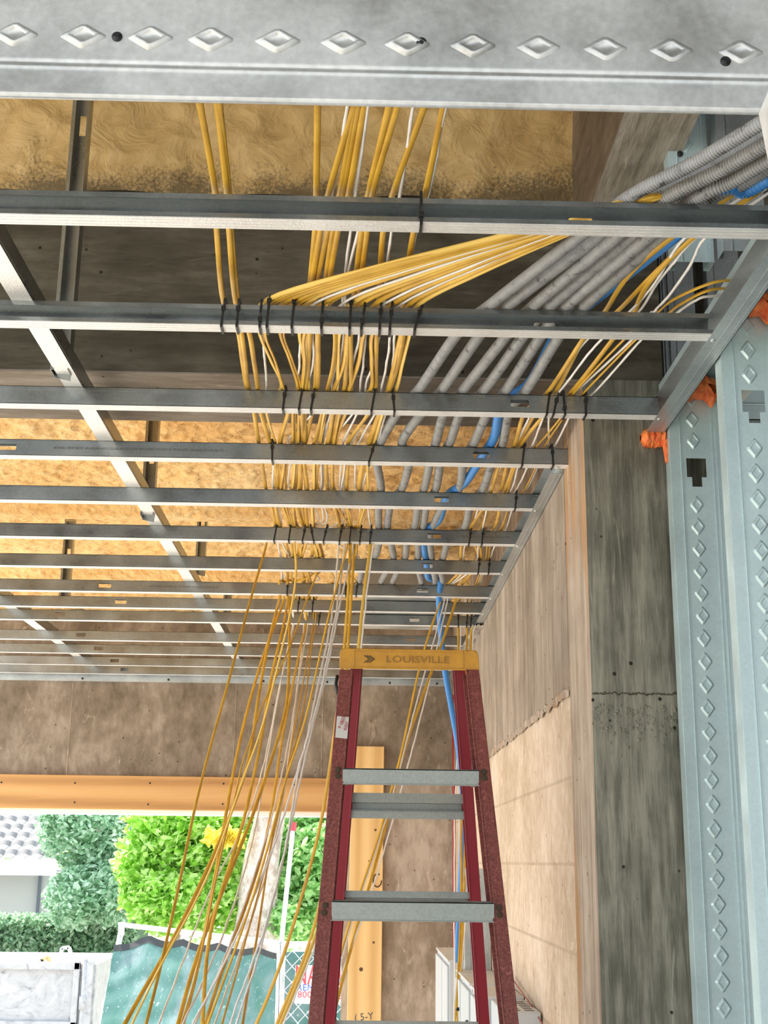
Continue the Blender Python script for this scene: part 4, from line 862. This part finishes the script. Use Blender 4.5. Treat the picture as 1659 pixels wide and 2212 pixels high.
tree('bark_tree', [B(640, 1800, 14.5, .38, .5, .5), B(690, 1880, 14, .35, .5, .5), B(650, 1950, 14, .36, .4, .4), B(610, 1990, 13.6, .2, .3, .2), B(720, 1780, 14.5, .3, .4, .4), B(560, 1745, 14.8, .5, .4, .2)], 6000, .072, ML3,
     [(P(548, 2010, Y=13.6).x, 13.6, GZ, .27), (P(555, 1980, Y=13.6).x, 13.6, -.9, .3), (P(560, 1900, Y=13.6).x, 13.6, -.15, .3), (P(585, 1800, Y=13.6).x, 13.6, .5, .2), (P(600, 1740, Y=13.6).x, 13.6, .9, .2)], 'pale barked tree with thick leaning trunk at the middle of the opening')
tree('background_tree', [B(120, 1800, 30, 3, 1, 2.5), B(400, 1780, 30, 3, 1, 2.6), B(650, 1800, 30, 3, 1, 2.8), B(800, 1850, 30, 2, 1, 2.5)], 5200, .15, ML3, None, 'distant mass of green trees filling the view behind')
root = empty('clipped_hedge', (-5, 17, GZ)); tag(root, 'long clipped green hedge below the tiled roof', 'hedge')
xa, xb = P(-160, 2000, Y=17).x, P(300, 2000, Y=17).x; zt = P(100, 1986, Y=17).z
b = MB(); b.box(xa, xb, 16.9, 17.8, GZ, zt-.06); link('hedge_core', b, mat('hedge_shadow', (.05, .11, .05), .9), root)
b = MB()
for _ in range(9000):
    p = Vector((random.uniform(xa, xb), 16.9-random.random()*.12, random.uniform(GZ, zt))) if random.random() < .8 else Vector((random.uniform(xa, xb), random.uniform(16.8, 17.8), zt-.06+random.random()*.1))
    a = Vector([random.gauss(0, 1) for _ in range(3)]).normalized(); d = a.orthogonal().normalized(); s = .05; b.add([p-a*s, p+d*s*.5, p+a*s, p-d*s*.5], [(0, 1, 2, 3)])
link('hedge_foliage', b, MHG, root)
# house
root = empty('house', (-8, 20, GZ)); tag(root, 'pale house with a grey tiled roof beyond the hedge', 'house')
xr = P(105, 1930, Y=20).x; ze = P(50, 1890, Y=20).z
b = MB(); b.box(-16, xr, 20, 27, GZ, ze+.05); link('house_wall', b, mat('pale_stucco', (.50, .50, .50), .8), root)
b = MB(); b.box(-16, P(118, 1890, Y=19.6).x, 19.55, 19.7, ze, ze+.225); link('fascia', b, M_WHITE, root)
b = MB(); b.box(xr-.16, xr-.12, 19.95, 20, GZ, ze); link('downpipe', b, mat('dark_downpipe', (.12, .14, .18), .5), root)
xe_ = P(118, 1880, Y=19.6).x
def roof(u, v):
    x = -15+(xe_+15)*u; y = 19.55+5*v; row = v*16; f = row-math.floor(row); return (x, y, ze+.16+.42*5*v + .05*(1-f) + .035*abs(math.sin(u*170)))
b = MB(); b.sheet(340, 64, roof); rf = link('tiled_roof', b, mat('grey_roof_tile', (.17, .17, .18), .7), root)
# white skip with plastic bits on top
root = empty('metal_skip', (-4, 13, GZ)); tag(root, 'scuffed white painted steel skip at the lower left outside', 'skip')
Yk = 13; zt = P(100, 2078, Y=Yk).z; xb = P(205, 2100, Y=Yk).x; xi = P(172, 2100, Y=Yk).x; xl = P(-200, 2100, Y=Yk).x
M_SKIP = mat('scuffed_white_paint', (.78, .78, .80), .55); t = NT(M_SKIP); n_ = t.noise(t.mp((1, 1, 1.3)), 5, 6, .7, 2); t.col(t.ramp(n_, [(.32, (.20, .20, .22)), (.42, (.42, .42, .44)), (.6, (.52, .52, .54))]))
b = MB(); b.box(xl, xb, Yk+.05, Yk+1.6, GZ, zt-.02); link('skip_body', b, M_SKIP, root)
b = MB(); b.box(xl, xi, Yk, Yk+.05, zt-.07, zt); b.box(xi-.06, xi, Yk, Yk+.05, GZ, zt); b.box(xl, xi, Yk, Yk+.05, zt-.60, zt-.53); link('door_frame', b, M_SKIP, root, bevel=.008)
b = MB(); b.tube([(xi+.05, Yk-.01, GZ+.2), (xi+.05, Yk-.01, zt+.03)], .022, 10); b.tube([(xi+.05, Yk-.015, zt-.42), (xi+.05, Yk-.015, zt-.30)], .035, 10); link('hinge_post', b, M_SKIP, root, smooth=True)
b = MB(); b.box(xb-.10, xb-.02, Yk-.02, Yk+.06, GZ, zt+.01); link('corner_post', b, M_SKIP, root)
for (pts, m_, lb, cat, nm) in (([(127, 2080), (134, 2048), (149, 2046), (158, 2080)], M_WHITE, 'white folded trestle poking out of the skip', 'trestle', 'folding_trestle'), ([(84, 2080), (74, 2064), (80, 2060), (92, 2078)], M_WHITE, 'white offcut poking out of the skip', 'offcut', 'board_offcut'), ([(90, 2080), (92, 2072), (105, 2068), (107, 2080)], M_WP, 'small wooden offcut on the skip rim', 'offcut', 'wood_offcut')):
    b = MB(); q = [P(x, y, Y=Yk+.3) for x, y in pts]
    for a, c in zip(q, q[1:]): b.beam(a, c, .03, .05, up=(0, 1, 0))
    tag(link(nm, b, m_), lb, cat)
# site fence
M_PIPE = metal('galvanised_pipe', (.74, .74, .76), .45, .4)
M_MESH = mat('green_windscreen_mesh', (.10, .28, .25), .7); t = NT(M_MESH); n_ = t.noise(t.mp((1, 1, 1)), 3, 4, .6, .5); s_ = t.noise(t.mp((1, 1, 1)), 26, 3, .7)
t.col(t.mix(t.ramp(s_, [(.62, G3(0)), (.72, G3(.7))]), t.ramp(n_, [(.3, (.03, .15, .12)), (.52, (.08, .20, .19)), (.75, (.22, .29, .32))]), (.65, .72, .75)))
def post(b, px, Y, ztop): x = P(px, 2100, Y=Y).x; b.tube([(x, Y, GZ), (x, Y, ztop)], .024, 10)
root = empty('site_fence', (P(430, 2100, Y=11.2).x, 11.2, GZ)); tag(root, 'site fence panel covered with green windscreen mesh', 'fence', 'temporary site fence panels')
A0, A1 = P(265, 1998, Y=12.3), P(605, 2038, Y=10.2)
b = MB(); b.tube([A0, A1], .022, 10); b.tube([A0, P(215, 2230, Y=11.9)], .026, 10); b.tube([P(262, 1992, Y=12.2), P(262, 2020, Y=12.2)], .028, 10); b.tube([A1, (A1.x, A1.y, GZ)], .022, 10); link('fence_frame', b, M_PIPE, root, smooth=True)
TL, TM, TR, BL, BR = P(248, 2040, Y=12.2), P(310, 2018, Y=12.0), P(598, 2048, Y=10.25), P(214, 2240, Y=11.8), P(600, 2240, Y=10.2)
def msh(u, v, off=0):
    top = TL.lerp(TM, u/.17) if u < .17 else TM.lerp(TR, (u-.17)/.83); top = top+Vector((0, 0, -.035*abs(math.sin(u*14)))); bot = BL.lerp(BR, u); p = top.lerp(bot, v); return p+Vector((0, .03*noise.noise(Vector((u*6, v*5, 0)))-.03+off, 0))
b = MB(); b.sheet(60, 30, lambda u, v: msh(u, v)); me_ = link('windscreen_mesh', b, M_MESH, root, smooth=True)
b = MB(); b.sheet(60, 1, lambda u, v: msh(u, v*.075, -.006)); sub('black_hem', b, mat('black_hem', (.03, .035, .04), .7), me_)
root = empty('site_fence', (P(680, 2100, Y=10.3).x, 10.3, GZ)); tag(root, 'bare chain link fence panel beside the ladder leg', 'fence', 'temporary site fence panels')
Yf = 10.2; xa, xb = P(606, 2100, Y=Yf).x, P(760, 2100, Y=Yf).x+.4; zt = P(640, 2040, Y=Yf).z
b = MB(); b.tube([(xa, Yf, GZ), (xa, Yf, zt)], .022, 10); b.tube([(xa, Yf, zt), (xb, Yf, zt)], .022, 10); b.tube([(xb, Yf, GZ), (xb, Yf, zt)], .022, 10); link('fence_frame', b, M_PIPE, root, smooth=True)
b = MB(); pitch = .072; hgt = zt-GZ; k = 0
x = xa-hgt
while x < xb:
    for s in (1, -1):
        p, q = (Vector((x, Yf, GZ)), Vector((x+hgt*.95, Yf, zt))) if s == 1 else (Vector((x+hgt*.95, Yf+.003, GZ)), Vector((x, Yf+.003, zt)))
        d = q-p; t0 = max(0, (xa-p.x)/d.x if d.x > 0 else (xb-p.x)/d.x); t1 = min(1, (xb-p.x)/d.x if d.x > 0 else (xa-p.x)/d.x)
        if t1 > t0: b.tube([p+d*t0, p+d*t1], .0032, 5)
    x += pitch*1.5
link('chain_link', b, M_PIPE, root)
b = MB(); b.sheet(20, 20, lambda u, v: (xa+.02+(xb-xa-.04)*u, Yf+.25+.03*math.sin(u*9), GZ+(zt-.07-GZ)*v)); tag(link('windscreen_mesh', b, M_MESH), 'green mesh screen hanging behind the bare chain link', 'mesh screen')
root = empty('fence_sign', (P(690, 2120, Y=Yf-.03).x, Yf-.03, P(690, 2170, Y=Yf-.03).z)); tag(root, 'white hire sign with red and blue lettering wired to the chain link', 'sign')
q0, q1 = P(636, 2168, Y=Yf-.03), P(752, 2086, Y=Yf-.03); b = MB(); b.box(q0.x, q1.x, Yf-.032, Yf-.028, q0.z, q1.z); sg = link('sign_board', b, M_WHITE, root)
MR = mat('sign_red', (.80, .06, .08), .5); MB_ = mat('sign_blue', (.06, .14, .50), .5)
for txt, px, py, sz, sxx, m_ in (('NA', 662, 2108, .20, .62, MR), ('NA', 736, 2110, .20, .62, MR), ('REN', 660, 2134, .066, 1.05, MB_), ('ENC', 736, 2138, .066, 1.05, MB_), ('800', 658, 2149, .066, 1.1, MR), ('567', 735, 2152, .066, 1.1, MR)):
    b = MB(); put_text(b, txt, sz, P(px, py, Y=Yf-.034), (1, 0, 0), (0, 0, 1), sxx, .001); sub('lettering', b, m_, sg)
b = MB(); a, c = P(633, 1790, Y=12.8), P(607, 2045, Y=12.5); c = a.lerp(c, (GZ-a.z)/(c.z-a.z)); b.tube([a, a.lerp(c, .5), c], .022, 10); root = link('fibreglass_pole', b, mat('pale_green_pole', (.62, .74, .70), .5), smooth=True); tag(root, 'pale green pole leaning beside the trunk with a red tip', 'pole')
b = MB(); b.tube([a+Vector((0, 0, -.02)), a+Vector((.004, 0, .06))], .03, 10); link('red_tip', b, MR, root)
for o in bpy.data.objects:
    if '_o' in o.keys(): del o['_o']
